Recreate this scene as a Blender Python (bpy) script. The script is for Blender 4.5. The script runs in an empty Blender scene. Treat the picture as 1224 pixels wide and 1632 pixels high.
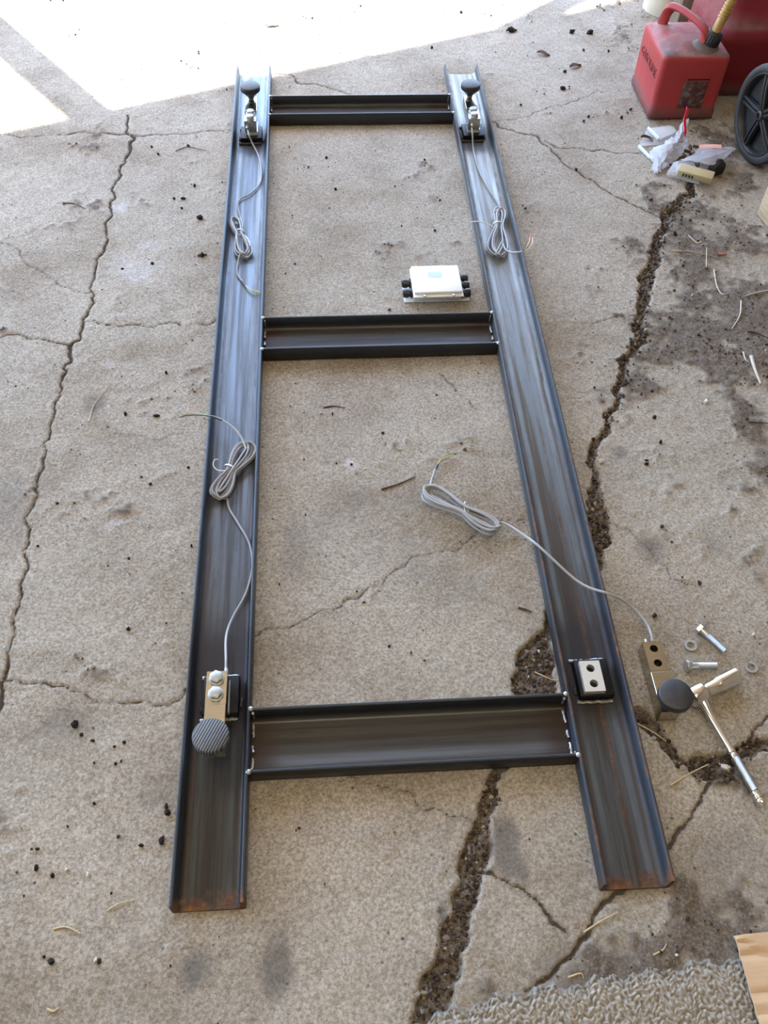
import bpy, bmesh, math, random
import numpy as np
from mathutils import Vector, Matrix
C = bpy.context.scene
# ------------------------------------------------------------------ camera
cam = bpy.data.cameras.new('camera'); co = bpy.data.objects.new('camera', cam); C.collection.objects.link(co)
cam.sensor_fit = 'HORIZONTAL'; cam.sensor_width = 36; cam.lens = 41.666; cam.clip_start = .02
rx, ux, bx_ = (.99780303, -.06231968, .02248028), (.0354217, .78858797, .61390089), (-.05598578, -.61175589, .78906294)
co.matrix_world = Matrix(((rx[0], ux[0], bx_[0], .24328), (rx[1], ux[1], bx_[1], -.33382), (rx[2], ux[2], bx_[2], 1.32191), (0, 0, 0, 1)))
C.camera = co
# ------------------------------------------------------------------ sky, sun, exposure
SUN = Vector((-.58, .815, 0)).normalized(); ELEV = math.radians(68)
w = bpy.data.worlds.new('sky'); C.world = w; w.use_nodes = True
wn = w.node_tree; bg = wn.nodes['Background']
sky = wn.nodes.new('ShaderNodeTexSky'); sky.sky_type = 'NISHITA'; sky.sun_disc = False
sky.sun_elevation = ELEV; sky.sun_rotation = math.atan2(SUN.x, SUN.y); sky.air_density = 1.0; sky.dust_density = 1.0; sky.ozone_density = 1.0
wn.links.new(sky.outputs[0], bg.inputs[0]); bg.inputs[1].default_value = .31
sl = bpy.data.lights.new('sun', 'SUN'); so = bpy.data.objects.new('sun', sl); C.collection.objects.link(so)
sl.energy = 4.5; sl.angle = math.radians(.6); sl.color = (1, .96, .91)
sd = Vector((SUN.x*math.cos(ELEV), SUN.y*math.cos(ELEV), math.sin(ELEV)))
so.rotation_euler = sd.to_track_quat('Z', 'Y').to_euler(); so.location = (-3, 5, 8)
ll = bpy.data.lights.new('near_end_fill', 'AREA'); lo = bpy.data.objects.new('near_end_fill', ll); C.collection.objects.link(lo)
ll.shape = 'RECTANGLE'; ll.size = 1.8; ll.size_y = 1.1; ll.energy = 6.8; ll.color = (1, .84, .62); lo.location = (.35, -.45, 2.66)   # added warm fill that brightens the near end of the floor
C.view_settings.view_transform = 'Standard'; C.view_settings.look = 'None'; C.view_settings.gamma = 1
C.view_settings.exposure = 2.25; C.view_settings.use_curve_mapping = False
RNG = random.Random(7); NP = np.random.default_rng(11)

# ------------------------------------------------------------------ node helpers
class NT:
    def __init__(s, name):
        s.m = bpy.data.materials.new(name); s.m.use_nodes = True; s.t = s.m.node_tree
        s.b = s.t.nodes['Principled BSDF']; s._c = None
    def nd(s, ty, **k):
        n = s.t.nodes.new(ty)
        for a, v in k.items(): setattr(n, a, v)
        return n
    def put(s, sock, v):
        if v is None: return
        if isinstance(v, bpy.types.NodeSocket): s.t.links.new(v, sock)
        elif isinstance(v, (tuple, list)) and len(v) == 3 and sock.type == 'RGBA': sock.default_value = (*v, 1)
        else: sock.default_value = v
    def obj(s):
        if s._c is None: s._c = s.nd('ShaderNodeTexCoord').outputs['Object']
        return s._c
    def map(s, scale=(1, 1, 1), rot=(0, 0, 0), loc=(0, 0, 0)):
        n = s.nd('ShaderNodeMapping'); s.put(n.inputs[0], s.obj()); n.inputs['Scale'].default_value = scale
        n.inputs['Rotation'].default_value = rot; n.inputs['Location'].default_value = loc; return n.outputs[0]
    def noise(s, scale, detail=4, rough=.55, vec=None, dist=0):
        n = s.nd('ShaderNodeTexNoise'); s.put(n.inputs['Vector'], vec or s.obj()); n.inputs['Scale'].default_value = scale
        n.inputs['Detail'].default_value = detail; n.inputs['Roughness'].default_value = rough; n.inputs['Distortion'].default_value = dist
        return n.outputs['Fac']
    def math(s, op, a, b=None, clamp=False):
        n = s.nd('ShaderNodeMath', operation=op, use_clamp=clamp); s.put(n.inputs[0], a); s.put(n.inputs[1], b); return n.outputs[0]
    def mr(s, v, a, b, c=0., d=1.):
        n = s.nd('ShaderNodeMapRange', interpolation_type='SMOOTHSTEP')
        for i, x in enumerate((v, a, b, c, d)): s.put(n.inputs[i], x)
        return n.outputs[0]
    def mix(s, f, a, b, mode='MIX'):
        n = s.nd('ShaderNodeMix', data_type='RGBA', blend_type=mode); s.put(n.inputs['Factor'], f)
        s.put(n.inputs[6], a); s.put(n.inputs[7], b); return n.outputs[2]
    def ramp(s, v, *stops):
        n = s.nd('ShaderNodeValToRGB'); s.put(n.inputs[0], v); e = n.color_ramp.elements
        while len(e) < len(stops): e.new(.5)
        for el, (p, c) in zip(e, stops): el.position = p; el.color = (*c, 1) if len(c) == 3 else c
        return n.outputs[0]
    def xyz(s):
        n = s.nd('ShaderNodeSeparateXYZ'); s.put(n.inputs[0], s.obj()); return n.outputs
    def attr(s, name):
        n = s.nd('ShaderNodeAttribute', attribute_name=name); return n.outputs['Fac']
    def bump(s, h, strength=.3, dist=.002):
        n = s.nd('ShaderNodeBump'); n.inputs['Strength'].default_value = strength; n.inputs['Distance'].default_value = dist
        s.put(n.inputs['Height'], h); s.put(s.b.inputs['Normal'], n.outputs[0])
    def out(s, color=None, rough=None, metal=None, spec=None):
        s.put(s.b.inputs['Base Color'], color); s.put(s.b.inputs['Roughness'], rough); s.put(s.b.inputs['Metallic'], metal)
        s.put(s.b.inputs['Specular IOR Level'], spec); return s.m

def plain(name, col, rough=.5, metal=0., var=.12, scale=40, bump=0., spec=.5):
    n = NT(name); f = n.noise(scale, 5)
    c = n.mix(f, tuple(x*(1-var) for x in col), tuple(min(1, x*(1+var)) for x in col))
    if bump: n.bump(n.noise(scale*4, 3), bump, .001)
    return n.out(c, rough, metal, spec)

# ------------------------------------------------------------------ mesh helpers
class MB:
    def __init__(s): s.v = []; s.f = []
    def add(s, vs, fs, M=None):
        o = len(s.v)
        s.v += [tuple(M @ Vector(p)) if M is not None else tuple(p) for p in vs]
        s.f += [tuple(o+i for i in f) for f in fs]; return s
    def box(s, x0, x1, y0, y1, z0, z1, bev=0., M=None, seg=2):
        bm = bmesh.new(); bmesh.ops.create_cube(bm, size=1)
        for v in bm.verts: v.co = Vector((x0+(v.co.x+.5)*(x1-x0), y0+(v.co.y+.5)*(y1-y0), z0+(v.co.z+.5)*(z1-z0)))
        if bev: bmesh.ops.bevel(bm, geom=list(bm.edges), offset=bev, segments=seg, affect='EDGES', profile=.5)
        bm.verts.index_update(); s.add([v.co.copy() for v in bm.verts], [[v.index for v in f.verts] for f in bm.faces], M); bm.free(); return s
    def lathe(s, prof, n=32, M=None, cap=True):   # prof = [(r, z)] bottom to top
        vs, fs = [], []
        for r, z in prof:
            for k in range(n): a = 2*math.pi*k/n; vs.append((r*math.cos(a), r*math.sin(a), z))
        for i in range(len(prof)-1):
            for k in range(n): fs.append((i*n+k, i*n+(k+1) % n, (i+1)*n+(k+1) % n, (i+1)*n+k))
        if cap: fs.append(tuple(range(n))[::-1]); fs.append(tuple((len(prof)-1)*n+k for k in range(n)))
        return s.add(vs, fs, M)
    def loft(s, rings, M=None, cap=True, closed=True):
        n = len(rings[0]); vs = [p for r in rings for p in r]; fs = []
        for i in range(len(rings)-1):
            for k in range(n if closed else n-1): fs.append((i*n+k, i*n+(k+1) % n, (i+1)*n+(k+1) % n, (i+1)*n+k))
        if cap: fs.append(tuple(range(n))[::-1]); fs.append(tuple((len(rings)-1)*n+k for k in range(n)))
        return s.add(vs, fs, M)
    def tube(s, pts, r, n=8, cap=True):
        P = [Vector(p) for p in pts]; rs = r if isinstance(r, (list, tuple)) else [r]*len(P)
        T = [(P[min(i+1, len(P)-1)]-P[max(i-1, 0)]).normalized() for i in range(len(P))]
        a = T[0].orthogonal().normalized(); rings = []
        for i, p in enumerate(P):
            a = (a-T[i]*a.dot(T[i]));
            a = a.normalized() if a.length > 1e-6 else T[i].orthogonal().normalized()
            b = T[i].cross(a)
            rings.append([p+rs[i]*(a*math.cos(2*math.pi*k/n)+b*math.sin(2*math.pi*k/n)) for k in range(n)])
        return s.loft(rings, cap=cap)
    def sweep(s, pts, hw, hh, up=(0, 0, 1), n=4, p=4.):   # rounded-rectangle section along a path
        P = [Vector(q) for q in pts]; rings = []
        for i, c in enumerate(P):
            t = (P[min(i+1, len(P)-1)]-P[max(i-1, 0)]).normalized(); sd_ = t.cross(Vector(up)).normalized(); u = sd_.cross(t)
            ring = []
            for k in range(4*n):
                a = 2*math.pi*(k+.5)/(4*n); ca, sa = math.cos(a), math.sin(a)
                m = (abs(ca)**p+abs(sa)**p)**(-1/p); ring.append(c+sd_*(hw*m*ca)+u*(hh*m*sa))
            rings.append(ring)
        return s.loft(rings)
    def build(s, name, mat, parent=None, smooth=True, ang=35):
        me = bpy.data.meshes.new(name); me.from_pydata([tuple(v) for v in s.v], [], s.f); me.update()
        bm = bmesh.new(); bm.from_mesh(me); bmesh.ops.recalc_face_normals(bm, faces=bm.faces); bm.to_mesh(me); bm.free()
        if smooth:
            me.polygons.foreach_set('use_smooth', [True]*len(me.polygons)); me.set_sharp_from_angle(angle=math.radians(ang))
        me.materials.append(mat)
        o = bpy.data.objects.new(name, me); C.collection.objects.link(o)
        if parent: o.parent = parent
        return o
def tag(o, label=None, cat=None, group=None, kind=None):
    for k, v in (('label', label), ('category', cat), ('group', group), ('kind', kind)):
        if v: o[k] = v
    return o
def thing(name, label, cat, loc=(0, 0, 0), rz=0., group=None):
    o = bpy.data.objects.new(name, None); C.collection.objects.link(o); o.location = loc; o.rotation_euler.z = rz
    o.empty_display_size = .05; return tag(o, label, cat, group)
def copy_thing(o, loc, rz=0., label=None, group=None):
    c = o.copy(); C.collection.objects.link(c); c.location = loc; c.rotation_euler.z = rz
    if label: c['label'] = label
    if group: c['group'] = group
    for ch in list(o.children):
        d = ch.copy(); C.collection.objects.link(d); d.parent = c
        for g in list(ch.children):
            e = g.copy(); C.collection.objects.link(e); e.parent = d
    return c
def smoothpath(P, n=6):
    P = [np.array(p, float) for p in P]; P = [2*P[0]-P[1]]+P+[2*P[-1]-P[-2]]; out = []
    for i in range(1, len(P)-2):
        a, b, c, d = P[i-1:i+3]
        for k in range(n):
            t = k/n; out.append(.5*((2*b)+(c-a)*t+(2*a-5*b+4*c-d)*t*t+(3*b-a-3*c+d)*t**3))
    out.append(P[-2]); return [tuple(p) for p in out]
def rot_to(d, loc=(0, 0, 0)):
    return Matrix.Translation(loc) @ Vector(d).to_track_quat('Z', 'Y').to_matrix().to_4x4()

# ------------------------------------------------------------------ floor: one cracked slab, modelled cracks and soil joints
CR = [  # cracks on the slab: x, y, width
 ([(-0.3052,2.1569,0.0081),(-0.3,2.0651,0.0099),(-0.2732,2.025,0.0155),(-0.2787,1.9515,0.0114),(-0.2948,1.8749,0.0093),(-0.3036,1.7866,0.009),(-0.3007,1.7242,0.0088),(-0.2958,1.6476,0.0086),(-0.2873,1.5561,0.0084),(-0.2994,1.499,0.0082),(-0.2993,1.422,0.008),(-0.2941,1.3414,0.0078),(-0.2949,1.2863,0.0091),(-0.3001,1.2543,0.009),(-0.2995,1.202,0.0089),(-0.3202,1.1782,0.0147),(-0.314,1.1028,0.0086),(-0.3225,1.065,0.0085),(-0.3226,1.0095,0.0069),(-0.3204,0.9647,0.0068),(-0.3204,0.9043,0.0067),(-0.3204,0.8463,0.0079),(-0.3231,0.8064,0.0078),(-0.3182,0.7444,0.0063),(-0.3166,0.6709,0.0062),(-0.3155,0.6218,0.0061),(-0.3109,0.561,0.0072),(-0.3106,0.4907,0.0058),(-0.3061,0.424,0.0057),(-0.3023,0.3833,0.009),(-0.3007,0.3551,0.0101),(-0.2993,0.3276,0.0133),(-0.2996,0.2903,0.0132),(-0.3017,0.1996,0.0086),(-0.3129,0.1254,0.0064)], .012),
 ([(-0.7385,2.0387,0.0061),(-0.5629,2.0478,0.006),(-0.4796,2.0591,0.006),(-0.3855,2.0603,0.0079),(-0.2989,2.0551,0.0098),(-0.2294,2.0503,0.0078),(-0.1433,2.055,0.0058),(-0.0572,2.0698,0.0058),(0.0127,2.0717,0.0058)], .006),
 ([(-0.301,1.2607,0.006),(-0.2483,1.2482,0.006),(-0.1792,1.2478,0.0059),(-0.1105,1.2561,0.0059),(-0.054,1.2455,0.0059),(0.0081,1.2605,0.0059)], .008),
 ([(-0.5522,1.201,0.0061),(-0.4741,1.2125,0.0061),(-0.4285,1.2211,0.0061),(-0.3927,1.2095,0.006),(-0.3465,1.1914,0.0059),(-0.3202,1.1782,0.0074)], .007),
 ([(-0.5913,1.5781,0.0052),(-0.5436,1.5639,0.0052),(-0.5102,1.5453,0.0051),(-0.4787,1.4949,0.005),(-0.435,1.4549,0.0049),(-0.4011,1.4253,0.0049),(-0.3666,1.3893,0.0048),(-0.3351,1.37,0.0047),(-0.2983,1.3619,0.0047)], .005),
 ([(-0.3047,0.3755,0.0045),(-0.2621,0.3666,0.0045),(-0.2205,0.3566,0.0044),(-0.1945,0.3497,0.0044),(-0.1516,0.3276,0.0043),(-0.1014,0.3228,0.0043),(-0.056,0.3161,0.0042),(-0.0313,0.317,0.0042),(-0.0123,0.3293,0.0042),(0.0011,0.3532,0.0043)], .008),
 ([(0.0953,0.4351,0.0033),(0.1481,0.4497,0.0033),(0.1802,0.4605,0.0038),(0.2129,0.4816,0.0038),(0.2511,0.4886,0.0044),(0.3023,0.5252,0.0033),(0.3373,0.5502,0.0034),(0.3731,0.5758,0.0034),(0.4205,0.5944,0.0034),(0.4734,0.6033,0.0035),(0.5062,0.6333,0.0035),(0.5575,0.6632,0.0036),(0.6054,0.664,0.0036)], .005),
 ([(0.0954,2.3893,0.0064),(0.1619,2.3882,0.0085),(0.2278,2.333,0.0084),(0.2926,2.2939,0.0062),(0.338,2.2557,0.0041)], .006),
 ([(0.729,2.1254,0.008),(0.7608,2.0658,0.0079),(0.8101,2.0341,0.0098),(0.8594,2.0062,0.0097),(0.8715,1.9728,0.0077),(0.9351,1.8441,0.0075),(0.9846,1.7524,0.0073),(1.0518,1.6783,0.0072),(1.118,1.6122,0.0089)], .007),
 ([(0.869,1.9993,0.0058),(0.9216,1.9553,0.0077),(1.0265,1.9464,0.0078),(1.1106,1.925,0.0058),(1.1916,1.8942,0.0039)], .005),
 ([(0.748,2.104,0.004),(0.8657,2.1511,0.0051),(1.0084,2.2137,0.0052),(1.1144,2.2641,0.0043)], .003),
 ([(0.7382,1.215,0.0044),(0.7837,1.2264,0.0045),(0.84,1.2179,0.0045),(0.8857,1.2272,0.0045),(0.9566,1.2423,0.0046)], .005),
 ([(0.4203,0.0446,0.0117),(0.443,0.0302,0.0088),(0.4644,0.0203,0.0059),(0.4894,0.0061,0.0059),(0.5051,-0.0075,0.0059),(0.5193,-0.0292,0.0088),(0.5259,-0.0419,0.0098),(0.5452,-0.0568,0.0068)], .008),
 ([(0.4754,-0.1248,0.0048),(0.4957,-0.1147,0.0077),(0.5245,-0.0973,0.0107),(0.5547,-0.0756,0.0107),(0.5838,-0.0411,0.0079),(0.6165,-0.0139,0.01),(0.6473,0.0014,0.012),(0.6843,0.021,0.0081),(0.721,0.0547,0.0093),(0.7411,0.0765,0.0093),(0.765,0.0939,0.0063),(0.7841,0.1167,0.0085),(0.8026,0.1401,0.0107),(0.8226,0.1741,0.0086)], .008),
 ([(0.4384,0.1006,0.004),(0.3845,0.1241,0.004),(0.3398,0.1553,0.005),(0.2929,0.1676,0.004),(0.2359,0.1755,0.003)], .005),
 ([(0.4792,1.0626,0.0041),(0.5133,1.004,0.004),(0.5473,0.9564,0.004)], .003),
 ([(0.7424,0.6593,0.0049),(0.764,0.6479,0.0037),(0.7994,0.6198,0.0036),(0.84,0.547,0.0036),(0.8684,0.5021,0.0036)], .004),
 ([(0.8818,0.1864,0.0088),(0.8951,0.2118,0.0078),(0.912,0.2323,0.0067),(0.9517,0.2574,0.0068)], .009),
 ([(-0.1939,0.916,0.0026),(-0.1173,0.8958,0.0026),(-0.0564,0.9103,0.0026)], .002),
 ([(0.2609,0.977,0.0026),(0.2347,0.969,0.0039),(0.2153,0.9734,0.0026)], .002),
]
JN = [  # wide soil-filled joints
 ([(1.2743,1.8606,0.0156),(1.2295,1.7757,0.0189),(1.184,1.7033,0.0184),(1.1202,1.6204,0.0249),(1.0734,1.5146,0.0239),(1.0262,1.4027,0.0295),(0.9937,1.3089,0.0284),(0.9447,1.199,0.0242),(0.9176,1.1159,0.0161),(0.8742,1.0377,0.0198),(0.8498,0.9907,0.0153),(0.8434,0.9445,0.0123),(0.8118,0.8919,0.016),(0.7767,0.8499,0.0183),(0.7581,0.7919,0.0153),(0.7485,0.728,0.0225),(0.7456,0.6742,0.0368),(0.7322,0.6229,0.0433),(0.711,0.5669,0.04),(0.6621,0.4948,0.0296),(0.6138,0.4456,0.0201),(0.5943,0.4092,0.0286),(0.5764,0.368,0.0563),(0.5633,0.3279,0.0662),(0.5427,0.2786,0.042),(0.5093,0.2268,0.0268),(0.481,0.1823,0.0173),(0.4685,0.1483,0.0191),(0.451,0.1111,0.0199),(0.437,0.0749,0.0335),(0.421,0.0358,0.0391),(0.4047,-0.0102,0.0329),(0.3869,-0.0581,0.0345),(0.3691,-0.096,0.0381),(0.352,-0.1324,0.0436),(0.3394,-0.1606,0.0415),(0.3197,-0.2012,0.0376)], .014),
 ([(0.7247,0.2637,0.0216),(0.7435,0.2357,0.0258),(0.7518,0.2088,0.0171),(0.7654,0.1843,0.015),(0.7873,0.173,0.0128),(0.8058,0.1679,0.043),(0.8304,0.1666,0.0475),(0.8564,0.1795,0.024),(0.8894,0.1943,0.0221),(0.9329,0.2024,0.0224)], .018),
]
def wig(pl, amp, n):   # break straight runs into a jagged line
    pl = [np.array(p) for p in pl]
    for _ in range(n):
        o = [pl[0]]
        for a, b in zip(pl, pl[1:]):
            m = (a+b)/2; d = (b-a)[:2]; m[:2] += np.array((-d[1], d[0]))*NP.normal(0, amp); m[2] *= NP.uniform(.75, 1.25); o += [m, b]
        pl = o
    return pl
xs = np.concatenate([np.linspace(-14, -1.2, 24)[:-1], np.arange(-1.2, 2.0, .0037), np.linspace(2.0, 14, 24)[1:]])
ys = np.concatenate([np.linspace(-6, -.45, 14)[:-1], np.arange(-.45, 1.2, .0035), np.arange(1.2, 3.2, .0048), np.linspace(3.2, 26, 36)[1:]])
NX, NY = len(xs), len(ys)
X, Y = np.meshgrid(xs, ys)
def vnoise(freq, seed):
    r = np.random.default_rng(seed); n = 257; g = r.random((n, n))
    def ax(a): f = (a*freq) % (n-1); i = f.astype(int); t = f-i; return i, t*t*(3-2*t)
    ix, tx = ax(xs+100); iy, ty = ax(ys+100)
    a = g[np.ix_(iy, ix)]*(1-tx)+g[np.ix_(iy, ix+1)]*tx; b = g[np.ix_(iy+1, ix)]*(1-tx)+g[np.ix_(iy+1, ix+1)]*tx
    return a*(1-ty)[:, None]+b*ty[:, None]
def polydist(pl, cap, acc):   # acc = min(distance - half width)
    for a, b in zip(pl, pl[1:]):
        m = cap+max(a[2], b[2])
        i0, i1 = np.searchsorted(xs, [min(a[0], b[0])-m, max(a[0], b[0])+m]); j0, j1 = np.searchsorted(ys, [min(a[1], b[1])-m, max(a[1], b[1])+m])
        if i1 <= i0 or j1 <= j0: continue
        px, py = X[j0:j1, i0:i1], Y[j0:j1, i0:i1]; d = b[:2]-a[:2]; L = max(d@d, 1e-12)
        t = np.clip(((px-a[0])*d[0]+(py-a[1])*d[1])/L, 0, 1)
        dd = np.hypot(px-a[0]-t*d[0], py-a[1]-t*d[1])-(a[2]+(b[2]-a[2])*t)/2
        acc[j0:j1, i0:i1] = np.minimum(acc[j0:j1, i0:i1], dd)
    return acc
CAP = .03
crack = np.full((NY, NX), CAP); depth = np.zeros((NY, NX))
for pl, dp in CR:
    a = polydist([p*np.array((1, 1, .62)) for p in wig(pl, .10, 3)], CAP, np.full((NY, NX), CAP)); crack = np.minimum(crack, a)
    depth = np.maximum(depth, .6*dp*np.clip((.0006-a)/.003, 0, 1))
soilj = np.full((NY, NX), CAP)
for pl, dp in JN:
    a = polydist(wig(pl, .09, 3), CAP, np.full((NY, NX), CAP)); soilj = np.minimum(soilj, a)
    depth = np.maximum(depth, dp*np.clip((.001-a)/.006, 0, 1))
def region(poly, soft):   # soft polygon mask
    P = np.array(poly); ins = np.zeros((NY, NX), bool); j = len(P)-1
    for i in range(len(P)):
        cnd = ((P[i, 1] > Y) != (P[j, 1] > Y)); ins ^= cnd & (X < (P[j, 0]-P[i, 0])*(Y-P[i, 1])/(P[j, 1]-P[i, 1]+1e-12)+P[i, 0]); j = i
    d = polydist([np.array((*p, 0)) for p in list(P)+[P[0]]], soft, np.full((NY, NX), soft))
    return np.where(ins, .5+.5*d/soft, .5-.5*d/soft)
n3, n8, n20, n60, n140 = vnoise(3, 1), vnoise(8, 2), vnoise(21, 3), vnoise(63, 4), vnoise(150, 5)
fb = .4*n8+.3*n20+.2*n60+.1*n140
soil = np.zeros((NY, NX))
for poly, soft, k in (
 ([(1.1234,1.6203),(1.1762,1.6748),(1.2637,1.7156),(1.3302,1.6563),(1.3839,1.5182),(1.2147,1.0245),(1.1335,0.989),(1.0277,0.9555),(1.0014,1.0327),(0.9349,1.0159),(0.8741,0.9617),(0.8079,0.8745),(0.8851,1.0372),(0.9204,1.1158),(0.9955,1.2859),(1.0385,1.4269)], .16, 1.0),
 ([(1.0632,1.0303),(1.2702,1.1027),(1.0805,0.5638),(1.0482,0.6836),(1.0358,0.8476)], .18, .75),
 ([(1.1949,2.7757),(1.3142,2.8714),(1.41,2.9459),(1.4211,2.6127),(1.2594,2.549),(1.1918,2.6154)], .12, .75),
 ([(1.35,2.2073),(1.6835,2.277),(1.4637,1.6526),(1.2888,1.686),(1.255,1.9313)], .2, .95),  # soil by the cans and wheel, strengthened to paint in shade as well
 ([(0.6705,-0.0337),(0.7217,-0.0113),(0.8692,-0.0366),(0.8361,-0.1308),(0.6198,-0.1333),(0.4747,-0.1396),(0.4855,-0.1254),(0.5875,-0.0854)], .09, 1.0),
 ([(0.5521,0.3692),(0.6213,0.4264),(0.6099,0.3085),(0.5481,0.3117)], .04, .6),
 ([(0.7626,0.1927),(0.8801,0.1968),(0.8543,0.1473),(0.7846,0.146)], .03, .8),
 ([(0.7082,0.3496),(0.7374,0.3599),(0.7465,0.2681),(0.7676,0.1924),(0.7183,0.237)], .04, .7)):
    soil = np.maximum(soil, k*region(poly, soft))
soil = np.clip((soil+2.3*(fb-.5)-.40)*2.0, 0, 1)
soil = np.maximum(soil, np.clip((.0015-soilj)/.004, 0, 1))
stain = np.zeros((NY, NX)); pale = np.zeros((NY, NX))
def blot(acc, x, y, r, k, sx=1., sy=1.):
    d = np.hypot((X-x)/sx, (Y-y)/sy)/r; np.maximum(acc, k*np.clip(1.25-d-1.3*(fb-.5), 0, 1), out=acc)
for (x, y), r, k, sx, sy in (((0.4753,0.0638,0)[:2], .035, .9, .7, 1.4), ((0.4934,0.0317,0)[:2], .022, .7, .8, 1.3), ((0.0366,-0.0728,0)[:2], .028, .8, 1, 1.1), ((0.1437,-0.0713,0)[:2], .03, .7, .8, 1.6),
  ((0.2892,0.7327,0)[:2], .06, .35, 1, 1), ((0.8268,0.5869,0)[:2], .05, .75, 1, 1.1), ((-0.3589,0.7462,0)[:2], .1, .55, 1, 1.2), ((0.822,0.8225,0)[:2], .02, .6, 1, 1), ((0.4139,0.5265,0)[:2], .16, .35, 1, 1), ((-0.196,0.2954,0)[:2], .06, .45, 1, 1),
  ((-0.0371,0.1661,0)[:2], .05, .4, 1, 1), ((0.3404,0.5982,0)[:2], .12, .3, 1.4, 1), ((0.6685,0.0713,0)[:2], .14, .4, 1, 1), ((0.7795,0.029,0)[:2], .12, .45, 1, 1), ((0.5809,-0.1159,0)[:2], .12, .6, 1.2, .6), ((0.3731,0.729,0)[:2], .1, .3, 1, 1), ((0.2284,0.69,0)[:2], .09, .3, 1, 1),
  ((0.1696,0.6201,0)[:2], .07, .45, .6, 1.6), ((-0.242,0.9972,0)[:2], .03, .6, 1, 1.5), ((0.3739,-0.025,0)[:2], .02, .9, .7, 2.), ((0.9328,0.5848,0)[:2], .05, .4, 1, 1)):
    blot(stain, x, y, r, k, sx, sy)
for (x, y), r, k, sx, sy in (((-0.2664,1.7011,0)[:2], .05, .7, 1, 1), ((-0.2144,1.4429,0)[:2], .09, .6, 1.2, 1), ((-0.1799,1.5402,0)[:2], .05, .5, 1, 1), ((-0.1599,0.6854,0)[:2], .04, .6, 1.3, .8), ((-0.232,1.1191,0)[:2], .03, .5, 1, 1), ((-0.2249,1.2839,0)[:2], .04, .5, 1.4, .7),
  ((0.2159,0.6465,0)[:2], .14, .35, 1.2, 1), ((0.4842,0.55,0)[:2], .08, .4, 1, 1), ((0.9299,0.6584,0)[:2], .1, .3, 1, 1), ((0.2804,0.8124,0)[:2], .02, .9, 1, 1), ((0.2665,0.9497,0)[:2], .02, .5, 1, 1), ((0.3699,-0.0207,0)[:2], .03, .6, 1, 1)):
    blot(pale, x, y, r, k, sx, sy)
edge = np.clip((.012-np.abs(soilj-.004))/.012, 0, 1)
Z = -.0016+.0022*(n8-.5)+.0016*(n20-.5)+.0012*(n60-.5)+.0008*(n140-.5)
Z -= depth*(1-.55*np.clip((.0-soilj)/.01, 0, 1)*(.6*n60+.4*n140)*1.5)
Z += np.where(soilj > 0, soil, 0)*(.001+.008*np.clip(n20*.45+n60*.35+n140*.2-.45, 0, 1))
inner = (X > -1.2) & (X < 2) & (Y > -.45) & (Y < 3.2)
Z = np.where(inner, Z, -.003)
idx = np.arange(NX*NY).reshape(NY, NX)
quads = np.stack([idx[:-1, :-1], idx[:-1, 1:], idx[1:, 1:], idx[1:, :-1]], -1).reshape(-1, 4)
me = bpy.data.meshes.new('floor'); nv, nf = NX*NY, len(quads)
me.vertices.add(nv); me.vertices.foreach_set('co', np.stack([X, Y, Z], -1).astype(np.float32).ravel())
me.loops.add(nf*4); me.loops.foreach_set('vertex_index', quads.astype(np.int32).ravel())
me.polygons.add(nf); me.polygons.foreach_set('loop_start', np.arange(0, nf*4, 4, dtype=np.int32)); me.polygons.foreach_set('use_smooth', np.ones(nf, bool))
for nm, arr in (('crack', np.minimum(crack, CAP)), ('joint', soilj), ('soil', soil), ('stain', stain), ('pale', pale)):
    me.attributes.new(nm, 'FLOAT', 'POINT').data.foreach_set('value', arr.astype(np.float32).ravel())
me.update()
m = NT('weathered_concrete')
big, mid, fine, speck = m.noise(2.2, 6, .6), m.noise(14, 6, .65), m.noise(210, 5, .72), m.noise(620, 3, .6)
c = m.ramp(mid, (.30, (.200, .168, .132)), (.50, (.275, .238, .196)), (.70, (.335, .297, .250)))
c = m.mix(m.mr(big, .35, .65), c, (.285, .262, .232), 'MIX')
c = m.mix(.62, c, m.ramp(fine, (.32, (.075, .064, .052)), (.47, (.25, .218, .182)), (.64, (.47, .43, .375))))
c = m.mix(m.mr(speck, .60, .70), c, (.105, .093, .08)); c = m.mix(m.mr(speck, .34, .27), c, (.52, .485, .43))
c = m.mix(1., c, m.ramp(m.noise(3.6, 6, .62, m.map((1, 1, 1), loc=(4, 7, 0))), (.36, (.80, .76, .68)), (.50, (1., 1.0, .95)), (.64, (1.13, 1.13, 1.08))), 'MULTIPLY')
vor = m.nd('ShaderNodeTexVoronoi'); m.put(vor.inputs['Vector'], m.obj()); vor.inputs['Scale'].default_value = 46
c = m.mix(m.math('MULTIPLY', m.mr(vor.outputs['Distance'], .16, .06), m.mr(m.noise(9, 3), .5, .62)), c, (.07, .062, .052))
c = m.mix(m.mr(m.attr('pale'), .25, .8, 0., .7), c, m.mix(m.mr(fine, .4, .6), (.36, .34, .32), (.50, .50, .50)))
c = m.mix(m.mr(m.attr('stain'), .1, .8, 0., .72), c, m.mix(fine, (.06, .056, .052), (.15, .135, .12)))
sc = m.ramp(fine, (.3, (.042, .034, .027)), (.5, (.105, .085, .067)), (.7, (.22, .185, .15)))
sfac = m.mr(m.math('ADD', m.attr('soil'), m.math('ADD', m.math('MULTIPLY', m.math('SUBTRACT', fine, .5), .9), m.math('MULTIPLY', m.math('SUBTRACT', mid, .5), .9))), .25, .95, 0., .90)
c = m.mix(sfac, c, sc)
jag = m.math('MULTIPLY', m.math('SUBTRACT', m.noise(90, 4, .7), .5), .006)
cd = m.math('ADD', m.attr('crack'), jag)
c = m.mix(m.mr(cd, .0050, .0005, 0., .22), c, (.12, .10, .08))
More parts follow.
